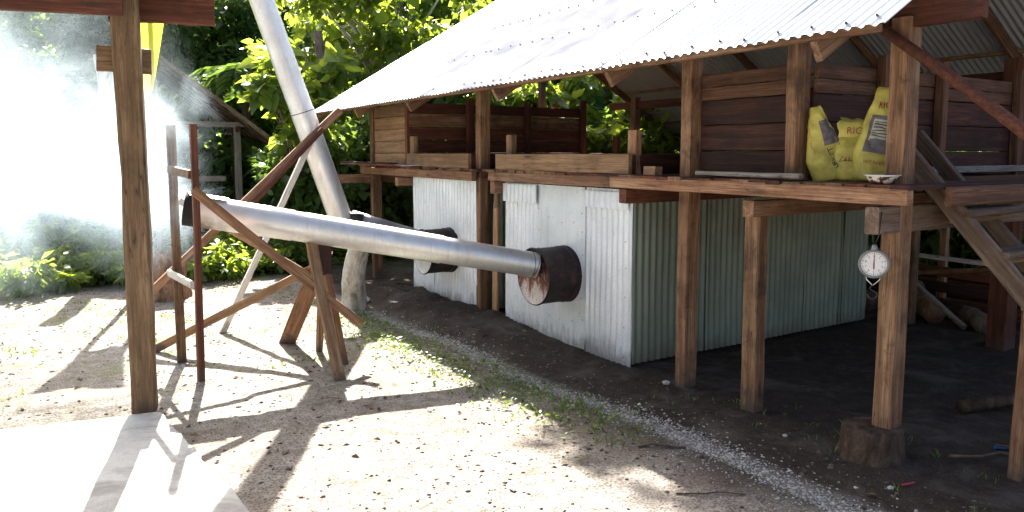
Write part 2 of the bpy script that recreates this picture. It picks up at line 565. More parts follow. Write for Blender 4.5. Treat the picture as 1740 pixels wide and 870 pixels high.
def corr(name, o, u, v, W, H, mat, parent=None, pitch=0.076, amp=0.009, rows=6, dent=0.006, nrm=None, spp=6, phase=0.0):
    """corrugated sheet: origin o, u across the corrugations, v along them"""
    u, v = Vector(u).normalized(), Vector(v).normalized()
    n = Vector(nrm) if nrm else u.cross(v)
    nu = max(4, int(W / pitch * spp))
    us = np.linspace(0, W, nu + 1)
    vsn = np.linspace(0, H, rows + 1)
    sd = random.random() * 50
    V = []
    for b in vsn:
        for a in us:
            d = amp * math.sin(2 * math.pi * a / pitch + phase) + dent * mnoise.noise((a * 2.2 + sd, b * 2.2, sd))
            V.append(u * a + v * b + n * d)
    k = nu + 1
    F = [(r * k + c, r * k + c + 1, (r + 1) * k + c + 1, (r + 1) * k + c) for r in range(rows) for c in range(nu)]
    return link(name, mesh(name, V, F, True), mat, parent, None, o)


def revolve(name, prof, mat, parent, matrix, n=32, smooth=True):
    """profile [(x along axis, radius)] about local X"""
    vs, fs = [], []
    for (x, r) in prof:
        for j in range(n):
            a = 2 * math.pi * j / n
            vs.append((x, r * math.cos(a), r * math.sin(a)))
    for i in range(len(prof) - 1):
        for j in range(n):
            a, b = i * n + j, i * n + (j + 1) % n
            fs.append((a, a + n, b + n, b))
    me = mesh(name, vs, fs, smooth)
    return link(name, me, mat, parent, matrix)


# ------------------------------------------------------------------ ground
def sstep(a, b, x):
    t = min(1, max(0, (x - a) / (b - a)))
    return t * t * (3 - 2 * t)


def gh(x, y):
    """height of the terrain"""
    h = 0.025 * mnoise.noise((x * 0.9, y * 0.9, 0.3)) + 0.012 * mnoise.noise((x * 3.1, y * 3.1, 4.0)) + 0.006 * mnoise.noise((x * 8, y * 8, 9.0))
    D = math.hypot(x, y)
    # bank of soil in front of the kilns
    bank = sstep(3.45, 4.0, x) * (1 - sstep(4.25, 4.7, x)) * sstep(5.0, 7.5, y) * (1 - sstep(9.2, 10.2, y))
    h += 0.09 * bank * (1 + 0.7 * mnoise.noise((x * 4, y * 4, 2)))
    # shallow drain along the eaves
    h -= 0.035 * math.exp(-((x - 3.42 - 0.05 * (8 - y) * 0.6) / 0.16) ** 2) * sstep(0.5, 2, y) * (1 - sstep(8.3, 9.2, y))
    # level pad below the concrete
    if x < 1.4 and y < 6.4:
        h = h * 0.4 - 0.012
    h += 0.30 * max(0, D - 25) * sstep(25, 34, D) * (0.7 + 0.3 * mnoise.noise((x * 0.05, y * 0.05, 1)))
    return h


def axis(lo, a, b, hi, fine):
    c1 = lo + (a - lo) * (1 - (1 - np.linspace(0, 1, 26)) ** 2)
    c2 = b + (hi - b) * np.linspace(0, 1, 30) ** 2
    return np.concatenate([c1[:-1], np.arange(a, b, fine), c2])


xs = axis(-70, -2.5, 8.5, 110, 0.06)
ys = axis(-30, 1.2, 13.5, 120, 0.06)
GV = np.array([(x, y, gh(x, y)) for y in ys for x in xs])
nx = len(xs)
ii = np.arange(len(ys) - 1)[:, None] * nx + np.arange(nx - 1)[None, :]
ii = ii.ravel()
GT = np.stack([ii, ii + 1, ii + nx + 1, ii + nx], 1)
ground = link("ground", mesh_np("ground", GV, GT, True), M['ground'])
tag(ground, "bare sandy clearing turning to dark soil under the shed", kind="structure")


# concrete slab of the shelter the picture is taken from
slab_c = Vector((0.725, 5.70, 0))
ax, ay = Vector((-0.98, 0.2, 0)).normalized(), Vector((0.088, -0.996, 0)).normalized()
c0 = slab_c
c1 = slab_c + ax * 6
c2 = slab_c + ax * 6 + ay * 8
c3 = slab_c + ay * 8
vs, fs = [], []
N = 110
edge = []
for (p, q) in ((c0, c1), (c1, c2), (c2, c3), (c3, c0)):
    for i in range(N):
        t = i / N
        e = p.lerp(q, t)
        nrm = (q - p).normalized().cross(Vector((0, 0, 1)))
        edge.append(e + nrm * (0.018 * mnoise.noise((e.x * 4, e.y * 4, 0)) + 0.012 * mnoise.noise((e.x * 14, e.y * 14, 0)) if 0 < i else 0))
cc = (c0 + c2) / 2
for k, (z, s) in enumerate(((-0.12, 0), (0.038, 0), (0.05, 0.012))):
    for e in edge:
        d = (cc - e).normalized()
        vs.append((e.x + d.x * s, e.y + d.y * s, z))
n4 = len(edge)
for k in range(2):
    for i in range(n4):
        a, b = k * n4 + i, k * n4 + (i + 1) % n4
        fs.append((b, a, a + n4, b + n4))
fs.append(tuple(2 * n4 + i for i in reversed(range(n4))))
slab = link("pavement", mesh("pavement", vs, fs), M['concrete'])
tag(slab, "pale concrete floor slab in the near left corner", kind="structure")

# ------------------------------------------------------------------ near shelter: post, beam, cleat
sh = thing("shelter", "open shelter frame of a thick rough post carrying a reddish beam at upper left", "shelter", (0.65, 5.85, 0.05))
pm = board("post", (0.655, 5.86, 0.03), (0.648, 5.875, 3.35), 0.165, 0.165, M['shelter'], sh, up=(0.98, -0.2, 0), seg=14, rough=0.005, wav=0.016, bev=0.014)
sx = Vector((0.98, -0.2, 0)).normalized()
sy = Vector((0.2, 0.98, 0)).normalized()


def S(a, b, z):
    return Vector((0.65, 5.87, 0)) + sx * a + sy * b + Vector((0, 0, z))


board("beam", S(-3.0, -0.11, 2.83), S(-0.01, -0.11, 2.83), 0.05, 0.19, M['red'], sh, rough=0.003, bow=0.01, seg=10)
board("beam", S(-0.12, 0.13, 2.84), S(0.56, 0.13, 2.84), 0.055, 0.19, M['red'], sh, rough=0.006, seg=8)
board("beam", S(-0.45, -0.01, 2.95), S(0.56, 0.0, 2.96), 0.10, 0.06, M['red'], sh, rough=0.004, seg=6)
board("cleat", S(-0.205, 0.115, 2.485), S(0.135, 0.115, 2.475), 0.035, 0.17, M['shelter'], sh, rough=0.004)

for q in range(9):
    o_ = S(0.75 - 0.82 * q, 0.30, 3.06)
    corr("roof_sheet", o_, -sx, (-sy + Vector((0, 0, 0.06))).normalized(), 0.86, 7.5, M['zinc_roof'], sh, amp=0.009, rows=3, nrm=(0, 0, 1), spp=4)
for q in (-1.6, -3.6, -5.6):
    board("beam", S(-6.4, q, 3.02 + 0.06 * -q), S(0.7, q, 3.02 + 0.06 * -q), 0.06, 0.06, M['red'], sh)
for (qa, qb) in ((-3.4, 0.0), (-6.2, 0.0), (0.0, -6.0), (-6.2, -6.0)):
    board("post", S(qa, qb, -0.1), S(qa, qb, 3.0), 0.15, 0.15, M['shelter'], sh, up=(0.98, -0.2, 0), wav=0.012)
# ------------------------------------------------------------------ drying shed
shed = thing("drying_shed", "long timber drying shed on posts under a corrugated metal roof", "shed", (4.35, 6.5, 0))
ZD = 1.655      # top of the deck


def post(x, y, z0, z1, wx=0.135, wy=0.105, m='post', **k):
    return board("post", (x, y, z0), (x + random.uniform(-.006, .006), y + random.uniform(-.006, .006), z1), wy, wx, M[m], shed, up=(1, 0, 0), seg=8, rough=0.0025, wav=0.006, **k)


post(4.375, 10.60, -0.1, 2.66)
post(4.385, 7.50, -0.1, 2.70)
post(4.38, 4.305, -0.1, 2.74, 0.137, 0.102)
post(4.385, 3.345, ZD, 2.74, 0.145, 0.085)
post(4.36, 3.63, -0.1, 1.41, 0.10, 0.13)
post(4.378, 2.615, 0.185, 2.62, 0.13, 0.115)
# plank with a pointed head nailed beside the second post
board("strut", (4.335, 7.16, -0.05), (4.335, 7.13, 1.25), 0.10, 0.035, M['tan'], shed, up=(1, 0, 0), seg=8, wav=0.012)
board("strut", (4.335, 7.13, 1.24), (4.33, 7.115, 1.53), 0.10, 0.034, M['tan'], shed, up=(1, 0, 0), seg=4, taper=0.35)
board("strut", (4.33, 7.41, -0.05), (4.33, 7.40, 1.56), 0.03, 0.11, M['beam'], shed, up=(1, 0, 0), seg=6)
# posts of the back row
for y in (11.2, 9.05, 6.5, 4.6):
    post(8.0, y, -0.1, 2.68, 0.11, 0.11, 'post')
post(7.75, 3.55, -0.1, 2.7, 0.2, 0.17, 'red')
post(7.25, 2.7, -0.1, 3.0, 0.12, 0.12, 'red')
for y in (10.6, 7.4, 4.7, 2.7):
    post(11.1, y, -0.1, 2.12, 0.11, 0.11, 'post')

# front beams
board("front_beam", (4.15, 4.965, 1.600), (4.15, 2.41, 1.598), 0.06, 0.092, M['beam'], shed, seg=10, rough=0.003, bow=0.004)
board("front_beam", (4.225, 7.07, 1.592), (4.225, 4.83, 1.594), 0.06, 0.092, M['beam'], shed, seg=8, rough=0.003)
board("front_beam", (4.225, 10.75, 1.585), (4.225, 7.43, 1.578), 0.06, 0.10, M['beam'], shed, seg=8, rough=0.003)
# joists, ends showing below the front beam
for (y, x0, x1, h, zc, m) in ((2.60, 4.10, 8.1, 0.155, 1.455, 'weathered'), (3.52, 4.13, 8.1, 0.112, 1.467, 'beam'), (4.81, 4.13, 8.1, 0.115, 1.490, 'red'),
                              (6.99, 4.20, 8.1, 0.13, 1.475, 'beam'), (7.62, 4.45, 8.1, 0.11, 1.475, 'post'), (9.29, 4.12, 8.1, 0.11, 1.462, 'beam'), (10.72, 3.70, 8.1, 0.125, 1.462, 'post')):
    board("joist", (x0, y, zc), (x1, y, zc), 0.09, h, M[m], shed, rough=0.003)
board("bearer", (4.45, 2.36, 1.595), (8.1, 2.36, 1.595), 0.04, 0.11, M['midplank'], shed)

# deck boards (run away from the front, their ends show along the edge)
dm = board_mesh(1.0, 1.0, 1.0, 1, 0.0, 0.02)
y = 2.40
k = 0
deck_meshes = {}
while y < 10.75:
    w = random.choice((0.12, 0.14, 0.16, 0.18))
    x1 = 8.05
    x0 = 4.125 if y < 4.93 else 4.20
    x0 += random.uniform(-0.02, 0.035)
    key = w
    me = board_mesh(x1 - x0, w - 0.006, 0.026, 3, 0.0015, 0.004)
    link("deck_board", me, M[random.choice(('red', 'red', 'darkplank', 'post'))], shed,
         basis((x0, y + w / 2, ZD - 0.006 + random.uniform(-0.003, 0.003)), (x1, y + w / 2, ZD - 0.006)))
    y += w
# battens and loose boards lying on the deck are things of their own
b1 = board("batten", (4.20, 4.06, 1.695), (4.21, 3.17, 1.695), 0.05, 0.03, M['grey'], None)
tag(b1, "thin grey batten lying along the deck edge below the dark plank bin", "batten")
for i, (p, q, m, lab) in enumerate((((3.98, 10.85, 1.678), (4.19, 9.35, 1.675), 'red', "reddish loose board lowest on the far left end of the deck"),
                                    ((4.02, 10.98, 1.700), (4.22, 9.60, 1.698), 'darkplank', "dark loose board lying on top at the far left end of the deck"))):
    t = board("loose_board", p, q, 0.12, 0.018, M[m], None)
    tag(t, lab, "board", "loose boards on the left end of the deck")
t = link("metal_scrap", mesh("metal_scrap", [(0, 0, 0), (0.10, -0.62, 0.004), (-0.06, -0.58, 0.012), (-0.13, -0.30, -0.006), (-0.10, -0.02, 0.01),
                                           (0, 0, -.003), (0.10, -0.62, .001), (-0.06, -0.58, .009), (-0.13, -0.30, -.009), (-0.10, -0.02, .007)],
                             [(0, 1, 2, 3, 4), (9, 8, 7, 6, 5), (0, 5, 6, 1), (1, 6, 7, 2), (2, 7, 8, 3), (3, 8, 9, 4), (4, 9, 5, 0)]), M['zinc_roof'], None, None, (4.19, 9.28, 1.678))
tag(t, "bent scrap of sheet metal sticking out under the left tray board", "sheet metal")
t = board("wood_block", (4.20, 4.60, 1.70), (4.20, 4.47, 1.70), 0.08, 0.07, M['tan'], None, seg=2)
tag(t, "small pale offcut block on the deck left of the tall middle post", "wood block")

# trays (low board frames on top of the kilns)
def tray(y0, y1):
    board("tray_board", (4.25, y1, 1.745), (4.25, y0, 1.748), 0.04, 0.17, M['tan'], shed, seg=8)  # front board's lighter tan paints in light bounced off the sunlit ground
    board("tray_board", (4.28, y0 + .02, 1.745), (7.6, y0 + .02, 1.745), 0.04, 0.165, M['darkplank'], shed)
    board("tray_board", (4.28, y1 - .02, 1.745), (7.6, y1 - .02, 1.745), 0.04, 0.165, M['red'], shed)
    board("tray_board", (7.62, y1, 1.745), (7.62, y0, 1.745), 0.04, 0.165, M['red'], shed)


tray(4.86, 6.98)
tray(7.57, 9.20)
for (x, y, z1, m) in ((4.34, 4.91, 2.03, 'beam'), (4.335, 6.83, 2.025, 'tan'), (4.335, 9.20, 2.05, 'tan'), (7.55, 8.95, 2.08, 'red'), (7.55, 8.6, 2.0, 'red'), (7.55, 6.9, 2.03, 'post'), (7.55, 4.95, 2.03, 'post')):
    board("stub_post", (x, y, ZD), (x, y, z1), 0.105, 0.07, M[m], shed, up=(1, 0, 0), seg=2)

# plank walls
def wall(p0, p1, zs, mats, th=0.028, inset=0.0):
    for i in range(len(zs) - 1):
        z0, z1 = zs[i], zs[i + 1]
        zc = (z0 + z1) / 2
        a, b = Vector(p0), Vector(p1)
        a.z = b.z = 0
        side = (b - a).normalized().cross(Vector((0, 0, 1))) * random.uniform(-0.004, 0.004)
        board("plank", a + side + Vector((0, 0, zc)), b + side + Vector((0, 0, zc + random.uniform(-.004, .004))), th, (z1 - z0) - 0.006, M[mats[i % len(mats)]], shed, seg=6, rough=0.0022)


wall((4.36, 10.55, 0), (4.36, 9.46, 0), [1.67, 1.83, 2.0, 2.16, 2.33, 2.49], ['tan'])
wall((4.36, 9.40, 0), (7.22, 9.40, 0), [1.67, 1.84, 2.01, 2.18, 2.36, 2.50], ['red', 'red', 'red', 'post', 'red'])
for (x, z1) in ((4.37, 2.6), (5.25, 2.58), (6.2, 2.55), (7.21, 2.62)):
    board("stud", (x, 9.34 if x > 4.5 else 9.43, ZD), (x, 9.34 if x > 4.5 else 9.43, z1), 0.07, 0.09, M['red'], shed, up=(1, 0, 0), seg=4)
board("stud", (6.65, 9.62, ZD), (6.65, 9.62, 2.95), 0.09, 0.09, M['grey'], shed, up=(1, 0, 0), seg=4)
zb = [1.68, 1.855, 2.05, 2.237, 2.335, 2.435]
wall((4.43, 4.24, 0), (4.43, 3.40, 0), zb, ['darkplank', 'darkplank', 'darkplank', 'midplank', 'midplank'])
wall((4.46, 3.27, 0), (7.15, 3.27, 0), zb, ['darkplank', 'darkplank', 'darkplank', 'midplank', 'midplank'])
wall((7.1, 4.24, 0), (7.1, 3.30, 0), zb, ['darkplank'])  # unseen back and left bin walls, added to keep the inside dark
wall((4.46, 4.27, 0), (7.1, 4.27, 0), zb[:5], ['darkplank'])
for x in (5.14, 5.88, 7.06):
    board("stud", (x, 3.215, ZD), (x, 3.215, 2.52), 0.07, 0.075, M['midplank'], shed, up=(1, 0, 0), seg=4)
board("rail", (5.5, 3.17, 1.715), (7.2, 3.17, 1.715), 0.05, 0.05, M['grey'], shed)

# roof frame
XE, ZE, XR, ZR, XF, ZF = 3.69, 2.462, 7.2, 4.574, 11.45, 2.05
SL = (ZR - ZE) / (XR - XE)
SF = (ZR - ZF) / (XF - XR)
Y0R, Y1R = 2.34, 11.46


TILT = -0.0078


def zr(x, y=6.9):
    return 0.03 + TILT * (y - Y0R) + zr0(x)


def zr0(x):
    return ZE + SL * (x - XE) if x <= XR else ZR - SF * (x - XR)


for y in (9.66, 8.05, 6.16, 4.52, 2.74):
    board("rafter", (3.73, y, zr(3.73, y) - 0.115), (XR, y, zr(XR, y) - 0.115), 0.045, 0.12, M['post'], shed, up=(0, 0, 1))
for y in (11.38,):
    board("rafter", (3.73, y, zr(3.73, y) - 0.085), (XR, y, zr(XR, y) - 0.085), 0.04, 0.10, M['beam'], shed, up=(0, 0, 1))
for y in (11.38, 9.66, 8.05, 6.16, 4.52, 2.74):
    board("rafter", (XR, y, zr(XR, y) - 0.115), (11.3, y, zr(11.3, y) - 0.115), 0.05, 0.12, M['post'], shed)
for x in (3.74, 4.55, 5.4, 6.25, 7.05, 8.0, 8.9, 9.8, 10.7, 11.35):
    board("purlin", (x, Y0R + 0.04, zr(x, Y0R) - 0.037), (x, Y1R - 0.02, zr(x, Y1R) - 0.037), 0.05, 0.045, M['post'], shed, seg=10, rough=0.002)
# plate beams along the front and back, the front one running out past the gable
board("plate_beam", (4.37, 2.18, 2.635), (4.37, 11.35, 2.64), 0.06, 0.15, M['red'], shed, seg=8)
board("plate_beam", (8.0, 9.65, 2.56), (8.0, 2.5, 2.56), 0.05, 0.11, M['red'], shed)

# roof sheets
NS = 12
WS = (Y1R - Y0R) / NS
Ls = math.hypot(XR - XE, ZR - ZE) + 0.03
Lf = math.hypot(XF - XR, ZR - ZF) + 0.03
dn = Vector((XR - XE, 0, ZR - ZE)).normalized()
df = Vector((XF - XR, 0, ZF - ZR)).normalized()
nn = Vector((-dn.z, 0, dn.x))
nf = Vector((-df.z, 0, df.x))
PITCH = WS / 10
for i in range(NS):
    y0 = Y0R + i * WS
    off = 0.001 if i % 2 else 0.0
    s1 = corr("roof_sheet", Vector((XE, y0 - 0.02, zr(XE, y0))) + nn * off, (0, 1, TILT), dn, WS + 0.05, Ls, M['zinc_roof'], shed, pitch=PITCH, amp=0.0085, rows=10, dent=0.006, nrm=nn, spp=8)
    s2 = corr("roof_sheet", Vector((XR, y0 - 0.02, zr(XR, y0) + 0.004)) + nf * off, (0, 1, TILT), df, WS + 0.05, Lf, M['zinc_roof'], shed, pitch=PITCH, amp=0.0085, rows=6, dent=0.004, nrm=nf, spp=8)
# roofing nails
V, F = [], []
for x in (3.76, 4.55, 5.4, 6.25, 7.05):
    yy = Y0R + 0.1
    while yy < Y1R - 0.05:
        ph = round((yy - (Y0R - .02)) / PITCH - 0.25) * PITCH + 0.25 * PITCH + (Y0R - .02)
        c = Vector((x + random.uniform(-.025, .025), ph, 0))
        c.z = zr(c.x, c.y)
        c += nn * 0.0125
        b = len(V)
        for j in range(7):
            a = 2 * math.pi * j / 7
            V.append(c + dn * 0.013 * math.cos(a) + Vector((0, 1, 0)) * 0.013 * math.sin(a))
        V.append(c + nn * 0.010)
        F += [(b + j, b + (j + 1) % 7, b + 7) for j in range(7)]
        yy += random.choice((2, 3, 3)) * PITCH
o = link("nail_heads", mesh("nail_heads", V, [tuple(reversed(f)) for f in F]), M['wire'], shed)
o['kind'] = 'stuff'

# ------------------------------------------------------------------ kilns
def kiln(y0, y1, label, fronts, side_right):
    t = thing("metal_kiln", label, "kiln", (4.33, (y0 + y1) / 2, 0), "sheet metal kilns under the deck")
    X0, X1, ZT = 4.33, 7.68, 1.53
    for (a, b, z0, kind) in fronts:      # a > b in y
        if kind == 'c':
            corr("front_sheet", (X0, a, z0), (0, -1, 0), (0, 0, 1), a - b, ZT - z0, M['zinc_front'], t, rows=9, dent=0.016, amp=0.0085, nrm=(-1, 0, 0))
        else:
            corr("front_sheet", (X0 - 0.012, a, z0), (0, -1, 0), (0, 0, 1), a - b, ZT - z0, M['zinc_front'], t, rows=18, dent=0.018, amp=0.0, pitch=0.15, nrm=(-1, 0, 0))
    for (a, b, m) in side_right:
        corr("side_sheet", (a, y0, 0.03), (1, 0, 0), (0, 0, 1), b - a, ZT - 0.03, M[m], t, rows=8, dent=0.012, amp=0.010, nrm=(0, -1, 0))
    corr("side_sheet", (X1, y1, 0.03), (-1, 0, 0), (0, 0, 1), X1 - X0, ZT - 0.03, M['zinc_side_shaded'], t, rows=4, nrm=(0, 1, 0))
    corr("back_sheet", (X1, y0, 0.03), (0, 1, 0), (0, 0, 1), y1 - y0, ZT - 0.03, M['zinc_side_shaded'], t, rows=4, nrm=(1, 0, 0))
    return t


k1 = kiln(4.905, 6.94, "near metal clad kiln, larger and with a green corrugated side wall",
          [(6.94, 6.28, 0.03, 'c'), (6.295, 5.54, 0.02, 'f'), (5.555, 4.905, 0.0, 'c')],
          [(4.335, 5.24, 'zinc_side_shaded'), (5.22, 6.65, 'zinc_side_shaded'), (6.63, 7.24, 'zinc_side_shaded'), (7.22, 7.68, 'zinc_side_shaded')])
k2 = kiln(7.53, 9.235, "far metal clad kiln, narrower, at the left end of the shed",
          [(9.235, 8.60, 0.06, 'c'), (8.62, 7.53, 0.03, 'c')], [(4.335, 7.68, 'zinc_side_shaded')])
for (a, b, z0, z1) in ((6.93, 6.30, 1.335, 1.52), (5.53, 4.93, 1.36, 1.505)):
    corr("flashing", (4.292, a, z0), (0, -1, 0), (0, 0, 1), a - b, z1 - z0, M['zinc_front'], k1, rows=4, amp=0.003, dent=0.006, nrm=(-1, 0, 0))
corr("corner_strip", (4.318, 4.935, 0.0), (0, -1, 0), (0, 0, 1), 0.035, 1.5, M['zinc_front'], k1, rows=6, amp=0.0, dent=0.004, nrm=(-1, 0, 0))
corr("hatch", (7.235, 4.885, 0.06), (1, 0, 0), (0, 0, 1), 0.43, 1.22, M['zinc_side_shaded'], k1, rows=5, amp=0.006, nrm=(0, -1, 0))
# nails on the flat front sheet
V, F = [], []
for (yy, zz) in [(6.27, z) for z in np.arange(0.1, 1.5, 0.2)] + [(5.57, z) for z in np.arange(0.1, 1.5, 0.2)] + [(y_, z_) for y_ in (5.9, 6.1, 5.7) for z_ in (0.25, 0.9, 1.2)] + [(4.96, z) for z in np.arange(0.1, 1.3, 0.25)]:
    c = Vector((4.306, yy + random.uniform(-.015, .015), zz + random.uniform(-.02, .02)))
    b = len(V)
    V += [c + Vector((0, 0.006 * math.cos(a), 0.006 * math.sin(a))) for a in np.arange(6) * math.pi / 3] + [c + Vector((-.005, 0, 0))]
    F += [(b + j, b + (j + 1) % 6, b + 6) for j in range(6)]
o = link("nail_heads", mesh("nail_heads", V, F), M['wire'], k1)
o['kind'] = 'stuff'


# ------------------------------------------------------------------ drums
def drum(y, z, xf, r, label, cap):
    t = thing("oil_drum", label, "drum", (4.31, y, z), "oil drums let into the kiln fronts")
    L = 4.33 - xf
    m = Matrix.Translation((xf, y, z))
    prof = [(0.0, r * 0.955), (0.004, r * 0.985), (0.012, r), (0.022, r * 0.985), (0.03, r * 0.965), (L * 0.5, r * 0.965), (L * 0.78, r * 0.965), (L * 0.80, r * 0.985), (L * 0.83, r * 0.99), (L * 0.86, r * 0.968), (L - 0.02, r * 0.97), (L - 0.006, r * 1.01), (L, r * 1.01)]
    revolve("drum_shell", prof, M['drum'], t, m, 40)
    revolve("drum_cap", [(0.022, 0.0005), (0.022, r * 0.5), (0.020, r * 0.9), (0.006, r * 0.955), (0.0, r * 0.958)], M[cap], t, m, 40)
    return t


drum(5.86, 0.695, 3.955, 0.272, "near oil drum with a rusty brown and white face where the long pipe enters", 'cap_rust')
drum(8.22, 0.668, 3.96, 0.272, "far oil drum with a pale whitish face half hidden behind the long pipe", 'cap_pale')


# ------------------------------------------------------------------ flue pipes
def pipe(name, label, pts, rads, mats, parts=None):
    t = thing(name, label, "pipe", pts[0])
    for i in range(len(pts) - 1):
        a, b = Vector(pts[i]), Vector(pts[i + 1])
        d = (b - a).normalized()
        r0, r1 = rads[i]
        n = 8
        P_ = [a + (b - a) * (j / n) - (d * 0.03 if (j == 0 and i > 0) else Vector()) for j in range(n + 1)]
        RR = [r0 + (r1 - r0) * j / n for j in range(n + 1)]
        # rolled seam lip at the overlap end
        o = tube("pipe_section", P_, RR, M[mats[i]], t, n=36, cap=False, jit=0.004)
        o.data.polygons.foreach_set("use_smooth", [True] * len(o.data.polygons))
        if i > 0:
            tube("seam_band", [a - d * 0.033, a - d * 0.031, a - d * 0.026, a - d * 0.024], [r0 + .0005, r0 + 0.004, r0 + 0.004, r0 + .0005], M['wire'], o, n=36, cap=False)
    return t


PA = [(1.13, 6.87, 1.375), (1.235, 6.839, 1.356), (1.945, 6.57, 1.22), (3.14, 6.12, 0.977), (3.965, 5.805, 0.808)]
fp = pipe("flue_pipe", "long silver flue pipe rising from the near rusty drum to the smoking mouth", PA,
          [(0.138, 0.138), (0.136, 0.134), (0.129, 0.127), (0.120, 0.117), ][:4], ['soot', 'pipe_sooty', 'pipe', 'pipe'])
# cut open top of the mouth
d = (Vector(PA[0]) - Vector(PA[1])).normalized()
# flap of sheet standing up on the mouth
V = []
for i in range(9):
    a = math.pi * (0.18 + 0.5 * i / 8)
    for j in range(4):
        p = Vector(PA[0]).lerp(Vector(PA[2]), 0.03 + 0.36 * j / 3)
        V.append(p + Vector((0.0, math.cos(a) * 0.148 - 0.02, math.sin(a) * 0.148 + 0.004)))
link("mouth_flap", mesh("mouth_flap", V, [(i * 4 + j, i * 4 + j + 1, (i + 1) * 4 + j + 1, (i + 1) * 4 + j) for i in range(8) for j in range(3)], True), M['pipe'], fp)
for q in (0.93, 0.975):
    pa = Vector(PA[3]).lerp(Vector(PA[4]), q)
    dd = (Vector(PA[4]) - Vector(PA[3])).normalized()
    x_ = Vector((0, 0, 1)) - dd * dd.z
    x_.normalize()
    y_ = dd.cross(x_)
    ring = [pa + dd * (0.02 * math.sin(a * 1.0 + q * 40)) + (x_ * math.cos(a) + y_ * math.sin(a)) * 0.122 for a in np.linspace(0, 2 * math.pi, 25)]
    tube("wire_tie", ring, 0.0025, M['wire'], fp, n=5)

PB = [(3.97, 8.3, 0.80), (3.08, 8.3, 1.11)]
ch = thing("chimney_pipe", "tall silver chimney pipe leaning left with an elbow from the far drum", "pipe", (3.05, 8.3, 1.1))
tube("elbow_pipe", [(3.97, 8.27, 0.81), (3.5, 8.29, 0.965), (3.12, 8.3, 1.09)], 0.105, M['pipedark'], ch, n=32)
ds = [Vector((3.01, 8.3, 1.06)), Vector((2.585, 8.3, 2.30)), Vector((2.15, 8.3, 3.56)), Vector((1.70, 8.3, 4.86)), Vector((1.35, 8.3, 5.85))]
for i in range(4):
    a, b = ds[i], ds[i + 1]
    dd = (b - a).normalized()
    n = 6
    o = tube("pipe_section", [a + (b - a) * (j / n) - (dd * 0.03 if j == 0 and i else Vector()) for j in range(n + 1)], [0.128 - 0.003 * (i % 2)] * (n + 1), M['pipe'], ch, n=36, cap=False, jit=0.004)
    if i:
        tube("seam_band", [a - dd * 0.03, a - dd * 0.028, a - dd * 0.022, a - dd * 0.02], [.126, .1315, .1315, .126], M['wire'], o, n=36, cap=False)
tube("elbow_rim", [(3.12, 8.3, 1.02), (3.145, 8.3, 1.10), (3.15, 8.3, 1.16)], [0.12, 0.135, 0.118], M['wire'], ch, n=20)

# ------------------------------------------------------------------ timber props
pf = thing("pipe_frame", "slender two post timber frame holding up the smoking pipe mouth", "frame", (1.12, 6.85, 0))
board("upright", (1.111, 7.24, -0.1), (1.103, 7.24, 2.08), 0.075, 0.045, M['post'], pf, up=(0, 1, 0), wav=0.008)
board("upright", (1.132, 6.473, -0.1), (1.152, 6.47, 2.065), 0.05, 0.075, M['red'], pf, up=(0, 1, 0), wav=0.008)
board("crosspiece", (1.085, 7.30, 1.70), (1.12, 6.50, 1.672), 0.03, 0.07, M['post'], pf)
board("crosspiece", (1.045, 7.29, 0.79), (1.09, 6.44, 0.80), 0.03, 0.06, M['pale'], pf)
board("brace", (1.118, 6.425, 1.55), (2.42, 6.24, 0.36), 0.035, 0.075, M['beam'], pf, bow=0.01, wav=0.01)
board("brace", (0.955, 7.68, 0.02), (2.26, 6.72, 0.86), 0.035, 0.075, M['tan'], pf, bow=0.01, wav=0.01)
board("brace", (1.16, 7.30, 1.42), (2.2, 6.75, 0.70), 0.03, 0.06, M['tan'], pf)

tr = thing("trestle", "splayed plank trestle propping the middle of the long pipe", "trestle", (2.15, 6.4, 0))
board("leg", (2.085, 5.87, -0.02), (2.075, 6.52, 1.10), 0.095, 0.04, M['tan'], tr, up=(0.3, -1, 0.6), wav=0.01)
board("leg", (2.09, 7.40, -0.02), (2.235, 6.62, 0.98), 0.15, 0.045, M['beam'], tr, up=(0.6, 1, 0.4), wav=0.01)
board("leg", (2.255, 6.92, -0.05), (2.265, 6.74, 1.0), 0.05, 0.07, M['post'], tr, up=(0, 1, 0))
board("leg", (2.30, 6.35, -0.05), (2.185, 6.58, 1.06), 0.06, 0.09, M['beam'], tr, up=(0, 1, 0))
board("saddle", (2.19, 6.50, 0.78), (2.19, 6.48, 1.13), 0.11, 0.045, M['darkplank'], tr, up=(0, 1, 0))

cp = thing("crossed_poles", "pair of crossed timber poles propping the leaning chimney pipe", "poles", (1.9, 8.3, 0))
board("pole", (1.62, 8.12, -0.05), (2.70, 8.12, 2.13), 0.06, 0.05, M['pale'], cp, up=(0, 1, 0), wav=0.006)
board("pole", (0.93, 8.05, 0.45), (2.94, 8.10, 2.30), 0.075, 0.045, M['beam'], cp, up=(0, 1, 0), wav=0.006)
board("pole", (1.70, 7.99, 1.07), (2.72, 8.03, 2.09), 0.05, 0.05, M['red'], cp, up=(0, 1, 0))

# tree trunk prop below the elbow
tl = Vector((3.22, 8.57, -0.06))
tp = tube("log_prop", [tl + Vector((0.02 * math.sin(i * 1.3) + 0.02 * i / 8 - .02, -0.03 * i, 1.05 * i / 8)) for i in range(9)],
          [0.19, 0.155, 0.14, 0.132, 0.13, 0.128, 0.124, 0.12, 0.115], M['barkpale'], None, n=18, jit=0.04)
tag(tp, "short pale tree trunk standing as a prop under the chimney elbow", "log")

